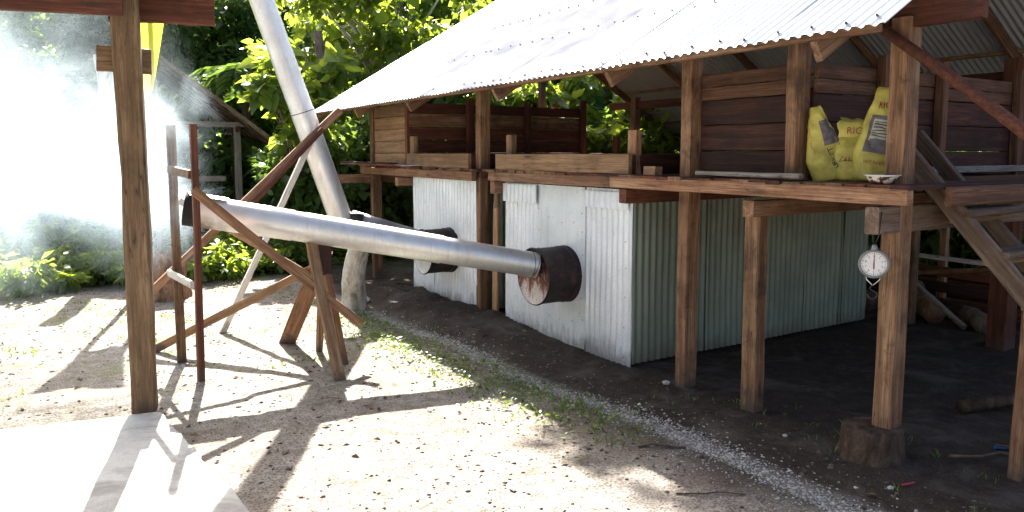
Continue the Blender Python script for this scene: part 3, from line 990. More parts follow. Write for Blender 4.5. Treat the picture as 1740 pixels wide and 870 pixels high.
# ------------------------------------------------------------------ stair
st = thing("stair", "steep wooden stair with open plank treads and a round rail at the right edge", "stair", (4.9, 2.1, 0))
s0, s1 = Vector((4.62, 2.80, 1.93)), Vector((4.62, 0.98, -0.06))
for x in (4.62, 5.14):
    dz = 0 if x < 5 else -0.14
    ty = 2.72 if x < 5 else 2.96
    board("stringer", (x, ty, 2.17 - (3.02 - ty) * 1.088 + dz), (x, 0.98, -0.05 + dz), 0.045, 0.105 if x < 5 else 0.09, M['weathered'], st, wav=0.006)
sd_ = (s1 - s0)
for i in range(8):
    z = 1.495 - 0.225 * i
    y = 2.42 - 0.2055 * i
    if z < 0.05:
        break
    o = board("tread", (4.60, y - 0.05, z), (5.24, y - 0.05, z + 0.006), 0.15, 0.04, M['weathered'], st, seg=3)
    board("cleat", (4.60, y - 0.02, z - 0.045), (5.20, y - 0.02, z - 0.042), 0.05, 0.04, M['tan'], o, seg=2)
tube("handrail", [(4.27, 2.75, 2.60), (4.28, 2.3, 2.26), (4.28, 1.9, 1.94), (4.29, 1.2, 1.38)], [0.030, 0.032, 0.033, 0.034], M['red'], st, n=12, jit=0.05)
rp = board("prop_post", (4.66, 2.0, -0.1), (4.68, 1.985, 0.98), 0.075, 0.075, M['beam'], None, up=(1, 0, 0), seg=6, wav=0.01)
tag(rp, "short orange brown post standing alone at the right edge under the stair", "post")

# ------------------------------------------------------------------ stump under the corner post
V, F = [], []
n = 28
for k, (z, r) in enumerate(((-0.06, 0.20), (0.0, 0.19), (0.05, 0.178), (0.11, 0.172), (0.175, 0.17), (0.188, 0.16))):
    for j in range(n):
        a = 2 * math.pi * j / n
        rr = r * (1 + 0.10 * mnoise.noise((math.cos(a) * 1.8, math.sin(a) * 1.8, z * 5)) + 0.04 * math.sin(7 * a + z * 9))
        if k < 2:
            rr *= 1 + 0.08 * max(0, math.sin(3 * a + 1))
        V.append((rr * math.cos(a), rr * math.sin(a), z + (0.012 * mnoise.noise((math.cos(a) * 2, math.sin(a) * 2, 3)) if k > 3 else 0)))
V.append((0, 0, 0.182))
for k in range(5):
    F += [(k * n + j, k * n + (j + 1) % n, (k + 1) * n + (j + 1) % n, (k + 1) * n + j) for j in range(n)]
F += [(5 * n + j, 5 * n + (j + 1) % n, 6 * n) for j in range(n)]
stp = link("tree_stump", mesh("tree_stump", V, F, True), M['barkstump'], None, None, (4.29, 2.655, 0))
tag(stp, "low dark tree stump serving as the footing under the post with the scale", "stump")

# ------------------------------------------------------------------ hanging scale
sc = thing("hanging_scale", "round white dial hanging scale with a steel hook beside the corner post", "scale", (4.115, 2.59, 1.21))
ax_ = Vector((-0.80, -0.60, 0.0)).normalized()      # dial faces the yard
fm = basis((0, 0, 0), ax_, (0, 0, 1))
cpos = Vector((4.10, 2.575, 1.21))
mm = Matrix.Translation(cpos) @ fm
revolve("scale_case", [(-0.055, 0.001), (-0.055, 0.070), (-0.05, 0.078), (0.0, 0.083), (0.012, 0.083), (0.018, 0.079), (0.016, 0.070), (0.010, 0.069)], M['greymetal'], sc, mm, 36)
dial = revolve("scale_dial", [(0.010, 0.0705), (0.011, 0.0005)], plain("dial_white", (0.78, 0.76, 0.72), 0.5, 0, 0.12), sc, mm, 36)


def flat(name, V, F, mat, parent, matrix):
    return link(name, mesh(name, V, F), mat, parent, matrix)


V, F = [], []
for i in range(40):
    a = 2 * math.pi * i / 40
    r0, r1, w = (0.058, 0.066, 0.0008) if i % 4 else (0.054, 0.066, 0.0014)
    c, s = math.cos(a), math.sin(a)
    b = len(V)
    V += [(0.0125, r0 * s - w * c, r0 * c + w * s), (0.0125, r0 * s + w * c, r0 * c - w * s), (0.0125, r1 * s + w * c, r1 * c - w * s), (0.0125, r1 * s - w * c, r1 * c + w * s)]
    F.append((b, b + 1, b + 2, b + 3))
flat("scale_ticks", V, F, M['black'], dial, mm)
flat("scale_needle", [(0.015, -0.003, -0.03), (0.015, 0.003, -0.03), (0.015, 0.0035, 0.0), (0.015, 0.0008, 0.056), (0.015, -0.0008, 0.056), (0.015, -0.0035, 0.0)], [(0, 1, 2, 3, 4, 5)], M['redink'], dial, mm)


def text_mesh(body, size):
    cu = bpy.data.curves.new("txt", 'FONT')
    cu.body = body
    cu.size = size
    cu.align_x = 'CENTER'
    cu.align_y = 'CENTER'
    o = bpy.data.objects.new("txt", cu)
    COL.objects.link(o)
    dg = bpy.context.evaluated_depsgraph_get()
    me = bpy.data.meshes.new_from_object(o.evaluated_get(dg))
    bpy.data.objects.remove(o)
    bpy.data.curves.remove(cu)
    return me


for i in range(10):
    a = 2 * math.pi * i / 10
    me = text_mesh(str(i), 0.016)
    vv = [(v.co.x, v.co.y) for v in me.vertices]
    pl = [tuple(p.vertices) for p in me.polygons]
    bpy.data.meshes.remove(me)
    # the dial's own x runs to the viewer's right
    flat("dial_number", [(0.0128, 0.045 * math.sin(a) + x, 0.045 * math.cos(a) + yv) for (x, yv) in vv], pl, M['black'], dial, mm)
tube("scale_lug", [cpos + Vector((0, 0, 0.078)), cpos + Vector((0, 0, 0.112))], [0.022, 0.012], M['greymetal'], sc, n=10)
for s_ in (-1, 1):
    tube("hanging_wire", [cpos + Vector((0, 0, 0.10)), cpos + Vector((0.006, 0.02 * s_, 0.17)), cpos + Vector((0.02, 0.022 * s_, 0.30))], 0.003, M['wire'], sc, n=5)
rt = fm @ Vector((0, 1, 0))
tube("yoke", [cpos + rt * -0.036 + Vector((0, 0, -0.075)), cpos + rt * -0.034 + Vector((0, 0, -0.092)), cpos + rt * -0.004 + Vector((0, 0, -0.122)), cpos + rt * 0.004 + Vector((0, 0, -0.122)), cpos + rt * 0.034 + Vector((0, 0, -0.092)), cpos + rt * 0.036 + Vector((0, 0, -0.075))], 0.0035, M['steel'], sc, n=8)
hk = [cpos + Vector((0, 0, -0.118)), cpos + rt * -0.016 + Vector((0, 0, -0.145))]
for q in np.linspace(0.3, -3.3, 12):
    hk.append(cpos + Vector((0, 0, -0.178)) + rt * (0.004 - 0.026 * math.cos(q) * -1 - 0.004) * 1 + Vector((0, 0, 0.026 * math.sin(q))))
tube("hook", hk, 0.004, M['wire'], sc, n=8)


# ------------------------------------------------------------------ sacks
def sack_mat():
    a = NT("sack_yellow")
    co = a.objco()
    n = a.noise(co, 7, 5, 0.65)
    w = a.n("ShaderNodeTexWave")
    a.l(co, w.inputs["Vector"])
    w.inputs["Scale"].default_value = 60
    w.bands_direction = 'Z'
    col = a.ramp(n, [(0.3, (0.30, 0.255, 0.05)), (0.6, (0.55, 0.48, 0.10)), (0.8, (0.62, 0.57, 0.24))])
    nb = a.noise(co, 3.5, 4, 0.6)
    col = a.mix(a.ramp(nb, [(0.56, 0.0), (0.74, 0.6)]), col, (0.16, 0.12, 0.04))
    return a.surf(a.principled(col, 0.5, 0, 0.4, a.bump(a.math('ADD', n, a.math('MULTIPLY', w.outputs["Fac"], 0.15)), 0.4, 0.01)))


M['sack'] = sack_mat()
M['sackpanel'] = plain("sack_print_grey", (0.13, 0.115, 0.12), 0.5, 0, 0.5, 60)
M['sackwhite'] = plain("sack_print_pale", (0.45, 0.44, 0.36), 0.5, 0, 0.4, 40)


class Sack:
    def __init__(s, name, label, loc, rotz, lean, W, H, D, seed, slump=0.0, taper=0.3, group="yellow rice sacks on the deck"):
        s.W, s.H, s.D, s.seed, s.slump, s.taper = W, H, D, seed, slump, taper
        s.t = thing(name, label, "sack", loc, group)
        s.m = Matrix.Translation(loc) @ Matrix.Rotation(rotz, 4, 'Z') @ Matrix.Rotation(lean, 4, 'Y')
        nu, nv = 36, 26
        V = []
        for j in range(nv + 1):
            for i in range(nu):
                V.append(s.P(2 * math.pi * i / nu, j / nv))
        F = [(j * nu + i, j * nu + (i + 1) % nu, (j + 1) * nu + (i + 1) % nu, (j + 1) * nu + i) for j in range(nv) for i in range(nu)]
        F.append(tuple(reversed(range(nu))))
        F.append(tuple(nv * nu + i for i in range(nu)))
        s.body = link("sack_body", mesh("sack_body", V, F, True), M['sack'], s.t, s.m)

    def P(s, a, v, off=0.0):
        """a=-pi/2 is the middle of the front (local -Y)"""
        wv = s.W / 2 * (0.80 + 0.20 * math.sin(min(1, v * 2.2) * math.pi / 2)) * (1 - s.taper * max(0, v - 0.3) / 0.7)
        dv = s.D / 2 * (min(1, 0.70 + v * 1.8)) * (1 - max(0, v - 0.25) / 0.75 * 0.86)
        c, sn = math.cos(a), math.sin(a)
        x = math.copysign(abs(c) ** 0.75, c) * wv
        y = math.copysign(abs(sn) ** 0.75, sn) * dv
        k = mnoise.noise((x * 9 + s.seed, v * 5, sn * 2)) * 0.026 + mnoise.noise((x * 24 + s.seed, v * 15, sn * 2)) * 0.014
        r = 1 + off / max(0.02, dv)
        x += k * 0.5
        y = y * r + k * (1 if sn < 0 else -1) * -1
        if off:
            y -= off * 0.4
        z = v * s.H + 0.015 * mnoise.noise((x * 8, s.seed, 2)) * v - s.slump * v * v * abs(x) * 1.2
        y += s.slump * 0.5 * max(0, v - 0.6) ** 1
        return Vector((x, y, z))

    def front(s, u, v, off=0.003):
        """u in -1..1 across the visible front"""
        a = -math.pi / 2 + u * math.pi / 2 * 0.98
        p = s.P(a, v)
        q = p - s.P(a + 0.03, v)
        w = s.P(a, min(0.999, v + 0.01)) - p
        nrm = q.cross(w)
        nrm = nrm.normalized() if nrm.length > 1e-9 else Vector((0, -1, 0))
        if nrm.y > 0:
            nrm = -nrm
        return p + nrm * off

    def panel(s, name, u0, u1, v0, v1, mat, off=0.002, skew=0.0):
        V = []
        n = 18
        for j in range(n + 1):
            for i in range(n + 1):
                v = v0 + (v1 - v0) * j / n
                V.append(s.front(u0 + (u1 - u0) * i / n + skew * (j / n), v, off))
        link(name, mesh(name, V, [(j * (n + 1) + i, j * (n + 1) + i + 1, (j + 1) * (n + 1) + i + 1, (j + 1) * (n + 1) + i) for j in range(n) for i in range(n)], True), mat, s.body, s.m)

    def text(s, body, u, v, size, mat, rot=0.0):
        me = text_mesh(body, size)
        V = []
        for q in me.vertices:
            x = q.co.x * math.cos(rot) - q.co.y * math.sin(rot)
            y = q.co.x * math.sin(rot) + q.co.y * math.cos(rot)
            V.append(s.front(u + x / (s.W / 2) * 0.6, v + y / s.H, 0.008))
        F = [tuple(p.vertices) for p in me.polygons]
        bpy.data.meshes.remove(me)
        link("lettering", mesh("lettering", V, F), mat, s.body, s.m)


FACE = R(-62)   # local -Y turned to look at the yard
s3 = Sack("rice_sack", "tall upright yellow rice sack with a grey printed panel against the corner post", (4.50, 2.845, ZD + .012), FACE, R(9), 0.32, 0.575, 0.17, 3.0, 0.0, 0.38)
s3.panel("printed_panel", -0.42, 0.42, 0.30, 0.70, M['sackpanel'], 0.003)
s3.panel("printed_panel", -0.30, 0.30, 0.45, 0.66, M['sackwhite'], 0.005)
for k_ in range(6):
    s3.panel("printed_line", -0.26, 0.26, 0.475 + 0.03 * k_, 0.485 + 0.03 * k_, M['black'], 0.008)
s3.text("RICE", -0.10, 0.80, 0.06, M['redink'])
s3.text("NET WEIGHT", -0.02, 0.20, 0.028, M['redink'])
s2 = Sack("rice_sack", "short slumped yellow rice sack with a folded top between the two others", (4.52, 3.02, ZD + .012), FACE, R(2), 0.25, 0.40, 0.15, 11.0, 0.25)
s2.text("CALROSE", 0.1, 0.34, 0.045, M['redink'])
V, F = [], []
for j in range(7):
    for i in range(13):
        t_, u_ = j / 6, i / 12
        V.append((-0.10 + 0.20 * u_ + 0.01 * math.sin(9 * t_), 0.015 - 0.055 * math.sin(min(1, t_ * 2) * 1.57) - 0.02 * t_ + 0.012 * mnoise.noise((u_ * 5, t_ * 3, 1)), 0.405 - 0.03 * u_ + 0.02 * math.sin(t_ * 3.1) - 0.135 * t_ * (1 - 0.35 * u_) + 0.01 * mnoise.noise((u_ * 4, t_ * 3, 6))))
F = [(j * 13 + i, j * 13 + i + 1, (j + 1) * 13 + i + 1, (j + 1) * 13 + i) for j in range(6) for i in range(12)]
link("folded_top", mesh("folded_top", V, F, True), M['sack'], s2.t, s2.m)
me = text_mesh("RICE", 0.06)
flat("lettering", [(q.co.x + 0.015, -0.074, q.co.y + 0.315) for q in me.vertices], [tuple(p.vertices) for p in me.polygons], M['redink'], s2.t, s2.m)
s1 = Sack("rice_sack", "yellow rice sack leaning left against the upright with a dark print down its side", (4.47, 3.135, ZD + .012), FACE, R(-14), 0.25, 0.49, 0.15, 23.0, 0.0, 0.72)
s1.panel("printed_panel", 0.05, 0.80, 0.46, 0.80, M['sackpanel'], 0.004)
s1.text("MARKET", 0.28, 0.22, 0.055, M['black'], R(100))
s1.text("FINEST QUALITY", -0.42, 0.55, 0.026, M['redink'], R(-72))

# bowl
bw = thing("bowl", "white enamel bowl with a chipped dark pattern on the deck edge", "bowl", (4.23, 2.63, ZD + .01))
bm_ = Matrix.Translation((4.23, 2.63, ZD + .01)) @ Matrix.Rotation(R(-90), 4, 'Y')


def bowl_mat():
    a = NT("bowl_enamel")
    n = a.noise(a.objco(), 26, 3, 0.5)
    col = a.ramp(n, [(0.47, (0.06, 0.03, 0.03)), (0.52, (0.6, 0.56, 0.48))])
    return a.surf(a.principled(col, 0.35))


revolve("bowl_body", [(0.0, 0.001), (0.0, 0.05), (0.012, 0.066), (0.035, 0.084), (0.045, 0.088), (0.043, 0.082), (0.012, 0.05), (0.008, 0.001)], bowl_mat(), bw, bm_, 32)
revolve("bowl_rim", [(0.043, 0.088), (0.050, 0.101), (0.053, 0.100), (0.047, 0.086)], plain("enamel_white", (0.75, 0.74, 0.7), 0.3), bw, bm_, 32)

# ------------------------------------------------------------------ rails and timber at the back of the shed
fr = thing("rail_fence", "rough plank rail fence behind the shed seen under the deck", "fence", (8.9, 4.5, 0))
for (y, m) in ((6.4, 'red'), (4.75, 'post'), (3.0, 'red')):
    board("fence_post", (8.92, y, -0.1), (8.92, y, 1.05 if y != 4.75 else 1.4), 0.08, 0.08, M[m], fr, up=(1, 0, 0))
for (za, zb_, m, w) in ((0.66, 0.60, 'pale', 0.05), (0.50, 0.46, 'red', 0.11), (0.34, 0.26, 'darkplank', 0.12), (0.14, 0.12, 'red', 0.10)):  # top rail gets pale wood to paint in the sunlight along it
    board("fence_rail", (8.86, 6.5, za), (8.86, 2.6, zb_), 0.035, w, M[m], fr, wav=0.01)
board("fence_rail", (8.80, 5.1, 0.42), (8.80, 3.7, 0.66), 0.03, 0.05, M['post'], fr)
gl = "split logs piled on the ground at the back of the shed"
for i, (x, y, z, r, L, m, lab) in enumerate((
        (8.3, 5.2, 0.10, 0.11, 1.0, 'bark', "dark log at the left of the pile behind the shed"),
        (8.25, 4.45, 0.12, 0.12, 0.8, 'barkred', "reddish log with a pale round end in the pile behind the shed"),
        (8.5, 4.8, 0.30, 0.10, 1.1, 'bark', "dark log lying across the top of the pile behind the shed"),
        (8.2, 3.9, 0.09, 0.10, 0.7, 'bark', "dark log at the right of the pile behind the shed"))):
    o = tube("log", [(x, y, z), (x + 0.3, y + L * 0.4, z + 0.01), (x + 0.5, y + L, z)], [r, r * 0.95, r * 0.9], M[m], None, n=14, jit=0.06)
    tag(o, lab, "log", gl)
o = board("prop_pole", (8.3, 5.05, 0.62), (8.1, 4.05, 0.05), 0.05, 0.05, M['grey'], None)
tag(o, "grey pole slanting down over the log pile behind the shed", "pole")
# lean timber behind (dark mass of stacked boards)
for i in range(7):
    o = board("stacked_board", (9.4 + 0.03 * i, 6.3 - 0.1 * i, 0.04 + 0.05 * i), (9.5, 2.6 + 0.1 * i, 0.04 + 0.05 * i), 0.3, 0.04, M['red'] if i % 2 else M['darkplank'], None)
    tag(o, "%s board lying %s in the flat stack behind the rail fence" % ('red' if i % 2 else 'dark', ('lowest', 'second from the bottom', 'third from the bottom', 'in the middle', 'third from the top', 'second from the top', 'topmost')[i]), "board", "boards stacked behind the rail fence")

# ------------------------------------------------------------------ thatched hut
hut = thing("thatched_hut", "small open hut with a shaggy thatched roof behind the smoke", "hut", (2.2, 13.4, 0))
hx = Vector((0.99, -0.13, 0)).normalized()      # towards the photo's right
hy = Vector((0.13, 0.99, 0)).normalized()
hc = Vector((3.44, 15.02, 0))                    # near right post


def Hp(a, b, z):
    return hc + hx * (a * 1.2) + hy * (b * 1.2) + Vector((0, 0, 1.85 + (z - 1.85) * 1.2 if z > 0.5 else z))


for (a, b, m) in ((0, 0, 'grey'), (0.05, 0.9, 'darkplank'), (0.0, 1.8, 'darkplank'), (-2.2, 0, 'grey'), (-2.2, 1.8, 'darkplank'), (-0.55, 1.3, 'darkplank')):
    board("post", Hp(a, b, -0.1), Hp(a, b, 2.25), 0.11, 0.11, M[m], hut, up=(1, 0, 0))
board("beam", Hp(-2.4, -0.07, 2.27), Hp(0.2, -0.07, 2.27), 0.05, 0.09, M['grey'], hut)
board("beam", Hp(0.0, -0.3, 2.20), Hp(0.0, 2.1, 2.20), 0.06, 0.10, M['darkplank'], hut)
board("rail", Hp(-2.2, 0.5, 1.42), Hp(-0.15, 0.5, 1.42), 0.03, 0.10, M['grey'], hut)
board("rail", Hp(-2.2, 1.5, 1.62), Hp(-0.2, 1.5, 1.62), 0.03, 0.10, M['darkplank'], hut)
board("floor", Hp(-2.3, 0.9, 0.72), Hp(0.0, 0.9, 0.72), 1.7, 0.05, M['darkplank'], hut)
for s_ in (0, 1):
    for q in range(5):
        b_ = -0.35 + 0.65 * q
        A_ = Hp(0.47 if s_ == 0 else -3.05, b_, 1.97)
        B_ = Hp(-1.1, b_, 3.15)
        board("rafter", A_, B_, 0.05, 0.05, M['darkplank'], hut, seg=2)


def hut_slope(sign):
    V, F = [], []
    rows, colsn = 9, 14
    e = Hp(0.52 if sign > 0 else -3.0, -0.55, 1.965)
    rdg = Hp(-1.1, -0.55, 3.22)
    for i in range(rows + 1):
        for j in range(colsn + 1):
            p = e.lerp(rdg, i / rows) + hy * (3.9 * j / colsn) + Vector((0, 0, 0.03 * mnoise.noise((i, j * 0.8, 3)) + 0.035 * (i % 2)))
            V.append(p)
    for i in range(rows):
        for j in range(colsn):
            a = i * (colsn + 1) + j
            F.append((a, a + 1, a + colsn + 2, a + colsn + 1))
    nb = len(V)
    V += [v - Vector((0, 0, 0.06)) for v in V]
    F += [tuple(x + nb for x in reversed(f)) for f in F]
    link("thatch", mesh("thatch", V, F), M['thatch'], hut)
    # shaggy fringe
    V, F = [], []
    for layer in range(6):
        for q in range(90):
            t = random.random() * 3.4 - 0.05
            top = e.lerp(rdg, layer / 6 + random.uniform(0.02, 0.14)) + hy * t + Vector((0, 0, 0.05))
            dirv = (e - rdg).normalized() + Vector((random.uniform(-.22, .22), random.uniform(-.22, .22), -0.05 - random.random() * 0.25))
            L = random.uniform(0.18, 0.42)
            w = random.uniform(0.01, 0.03)
            b = len(V)
            V += [top - hy * w, top + hy * w, top + dirv * L]
            F.append((b, b + 1, b + 2))
    for q in range(320):
        t = random.random()
        top = Hp(0.52 if sign > 0 else -3.0, -0.55, 2.0).lerp(Hp(-1.1, -0.55, 3.25), t)
        dv = -hy * random.uniform(0.05, 0.16) + (e - rdg).normalized() * random.uniform(0.1, 0.3) + Vector((0, 0, -random.uniform(0.0, 0.1)))
        b = len(V)
        V += [top + Vector((0, 0, -0.03)), top + Vector((0, 0, 0.025)), top + dv]
        F.append((b, b + 1, b + 2))
    o = link("thatch_fringe", mesh("thatch_fringe", V, F), M['thatch'], hut)
    o['kind'] = 'stuff'


hut_slope(1)
hut_slope(-1)

# ------------------------------------------------------------------ yellow sheet on two poles
yl = thing("yellow_sheet", "bright yellow plastic sheet stretched between two poles behind the thick post", "sheet", (1.15, 10.85, 0))
yc = at(243, 10.9)
yx = Vector((0.97, -0.24, 0)).normalized()


def ysheet():
    a = NT("yellow_plastic")
    n = a.noise(a.objco(), 4, 4, 0.6)
    col = a.ramp(n, [(0.3, (0.62, 0.60, 0.03)), (0.7, (0.74, 0.72, 0.05))])
    tr_ = a.n("ShaderNodeBsdfTranslucent")
    a.l(col, tr_.inputs[0])
    p = a.principled(col, 0.5)
    ms = a.n("ShaderNodeMixShader")
    ms.inputs[0].default_value = 0.6
    a.l(p, ms.inputs[1])
    a.l(tr_.outputs[0], ms.inputs[2])
    return a.surf(ms.outputs[0])


V, F = [], []
for j in range(13):
    t = j / 12
    for i in range(13):
        u = i / 12 * 2 - 1
        hw = 0.15 + 0.19 * t
        V.append(yc + yx * (u * hw) + Vector((0, 0.05 * math.sin(3 * u + 2 * t), 2.62 + 1.05 * t - 0.1 * (1 - u * u) * (1 - t))))
for j in range(12):
    for i in range(12):
        a_ = j * 13 + i
        F.append((a_, a_ + 1, a_ + 14, a_ + 13))
link("sheet", mesh("sheet", V, F, True), ysheet(), yl)
for s_ in (-1, 1):
    tube("pole", [yc + yx * 0.15 * s_ + Vector((0, 0.06, -0.1)), yc + yx * 0.17 * s_ + Vector((0, 0.06, 3.6))], 0.035, M['bark'], yl, n=8)

# ------------------------------------------------------------------ foliage generators
TEMPL = {
    'leaf': (np.array([(0, 0, 0), (0.5, 0.30, 0.07), (1, 0, -0.06), (0.5, -0.30, 0.07)]), np.array([(0, 2, 1), (0, 3, 2)])),
    'slim': (np.array([(0, 0, 0), (0.45, 0.11, 0.03), (1, 0, -0.14), (0.45, -0.11, 0.03)]), np.array([(0, 2, 1), (0, 3, 2)])),
    'heart': (np.array([(0, 0, 0), (-0.10, 0.26, 0.05), (0.28, 0.42, 0.05), (0.68, 0.24, 0.0), (1.05, 0, -0.13), (0.68, -0.24, 0.0), (0.28, -0.42, 0.05), (-0.10, -0.26, 0.05), (0.4, 0, -0.03)]),
              np.array([(0, 8, 1), (1, 8, 2), (2, 8, 3), (3, 8, 4), (4, 8, 5), (5, 8, 6), (6, 8, 7), (7, 8, 0)])),
}


def leaves(name, P, D, S, kind, mat, parent=None, up_bias=0.6, origin=(0, 0, 0)):
    """P positions (n,3), D leaf axis (n,3), S sizes (n)"""
    tv, tf = TEMPL[kind]
    n = len(P)
    D = D / (np.linalg.norm(D, axis=1, keepdims=True) + 1e-9)
    upv = rng.normal(0, 0.55, (n, 3))
    upv[:, 2] += up_bias + 0.4
    Z = upv - D * np.sum(upv * D, 1, keepdims=True)
    Z /= (np.linalg.norm(Z, axis=1, keepdims=True) + 1e-9)
    Yv = np.cross(Z, D)
    V = (P[:, None, :] + S[:, None, None] * (tv[None, :, 0:1] * D[:, None, :] + tv[None, :, 1:2] * Yv[:, None, :] + tv[None, :, 2:3] * Z[:, None, :]))
    V = V.reshape(-1, 3) - np.array(origin)[None, :]
    T = (tf[None] + (np.arange(n) * len(tv))[:, None, None]).reshape(-1, 3)
    return link(name, mesh_np(name, V, T), mat, parent, None, origin)


def clump_points(centers, radii, per, flat=0.7):
    k = len(centers)
    idx = rng.integers(0, k, per)
    off = rng.normal(0, 1, (per, 3))
    off /= np.linalg.norm(off, axis=1, keepdims=True)
    off *= (rng.random((per, 1)) ** 0.45)
    off[:, 2] *= flat
    P = centers[idx] + off * radii[idx][:, None]
    Dr = off * 1.0
    Dr[:, 2] = Dr[:, 2] * 0.5 - 0.35
    Dr += rng.normal(0, 0.4, Dr.shape)
    return P, Dr


def tree(name, label, base, h, crown_c, crown_r, K, n, size, kind, mat, trunk_r=0.12, cr=(0.5, 0.9), bark='bark', group=None, cat="tree", limbs=7, lean=(0, 0)):
    base = Vector(base)
    base.z = gh(base.x, base.y) - 0.05
    t = thing(name, label, cat, base, group)
    cc = base + Vector(crown_c)
    u = rng.normal(0, 1, (K, 3))
    u /= np.linalg.norm(u, axis=1, keepdims=True)
    u *= (rng.random((K, 1)) ** 0.4)
    C = np.array(cc)[None] + u * np.array(crown_r)[None]
    C[:, 2] = np.maximum(C[:, 2], base.z + 0.25)
    RR = rng.uniform(cr[0], cr[1], K)
    P, Dr = clump_points(C, RR, n)
    P[:, 2] = np.maximum(P[:, 2], base.z + 0.05)
    leaves("crown", P, Dr, size * np.clip(rng.lognormal(-0.12, 0.38, n), 0.3, 1.9), kind, mat, t, origin=tuple(base))
    # trunk with limbs
    vs, fs = [], []

    def add(pts, rads, nn_):
        v, f = tube_data(pts, rads, nn_, False, 0.04)
        b = len(vs)
        vs.extend(v)
        fs.extend(tuple(x + b for x in q) for q in f)
    top = Vector((crown_c[0], crown_c[1], crown_c[2] + crown_r[2] * 0.3))
    npt = 6
    tpts = [Vector((0, 0, 0)).lerp(top, i / npt) + Vector((random.uniform(-.06, .06) * i / npt * h * 0.3, random.uniform(-.06, .06) * i / npt * h * 0.3, 0)) for i in range(npt + 1)]
    add(tpts, [trunk_r * (1.25 if i == 0 else 1 - 0.8 * i / npt) for i in range(npt + 1)], 9)
    for q in range(limbs):
        a = tpts[random.randint(2, npt - 1)]
        e = Vector(C[random.randrange(K)]) - base
        mid = a.lerp(e, 0.5) + Vector((random.uniform(-.2, .2), random.uniform(-.2, .2), 0.15 * (e - a).length))
        add([a, mid, e], [trunk_r * 0.38, trunk_r * 0.24, trunk_r * 0.08], 6)
    link("trunk", mesh("trunk", vs, fs, True), M[bark], t, None, base)
    return t


# ---- forest edge behind the clearing
far_rows = [
    # px, D, crown centre z, radii, leaf material, label
    (-140, 21, 4.4, (2.6, 2.6, 2.6), 'leaf_mid', "broad green tree at the far left edge in the smoke haze"),
    (40, 22, 4.6, (2.6, 2.4, 2.8), 'leaf_mid', "hazy green tree at the upper left above the smoke"),
    (170, 24, 5.0, (2.4, 2.4, 3.2), 'leaf_dark', "dark tree showing through the smoke left of the thick post"),
    (300, 23, 4.9, (2.2, 2.2, 3.2), 'leaf_dark', "dark tree rising above the thatched hut's left side"),
    (400, 21, 4.4, (2.0, 2.0, 3.0), 'leaf_dark', "dark dense tree directly behind the thatched hut"),
    (500, 22, 4.8, (2.2, 2.0, 3.4), 'leaf_blue', "bluish green tree behind the leaning chimney pipe"),
    (620, 21, 5.2, (2.4, 2.4, 3.6), 'leaf_dark', "dark tree behind the sunlit branches left of the roof"),
    (740, 22, 5.6, (2.6, 2.4, 3.6), 'leaf_mid', "green tree standing behind the roof's left slope"),
    (880, 22, 5.4, (2.8, 2.4, 3.8), 'leaf_dark', "dark tree seen over the plank partition through the shed"),
    (1010, 21, 5.0, (2.6, 2.4, 3.6), 'leaf_mid', "green tree seen through the open gable behind the shed"),
    (1140, 22, 5.0, (2.8, 2.4, 3.6), 'leaf_dark', "dark tree behind the shed beyond the tall middle post"),
    (1320, 20, 4.6, (2.8, 2.6, 3.4), 'leaf_dark', "dark tree hidden behind the shed's plank bin"),
    (1520, 19, 4.4, (2.8, 2.6, 3.4), 'leaf_dark', "dark tree behind the shed seen past the corner post"),
    (1700, 19, 4.4, (2.8, 2.6, 3.4), 'leaf_dark', "dark tree at the right edge behind the stair"),
]
for (px, D, cz, cr_, m, lab) in far_rows:
    if px <= 640:
        D += 4.5
        cz += 0.3
        cr_ = tuple(q * 1.12 for q in cr_)
    b = at(px, D)
    tree("jungle_tree", lab, b, cz * 1.5, (random.uniform(-.4, .4), random.uniform(-.4, .4), cz), cr_, 60, 9000, random.choice((0.19, 0.23, 0.26)) if px % 3 else 0.36, 'leaf' if px % 3 else 'slim', M[m], 0.14, (0.35, 0.75), group="trees at the jungle edge", limbs=8)

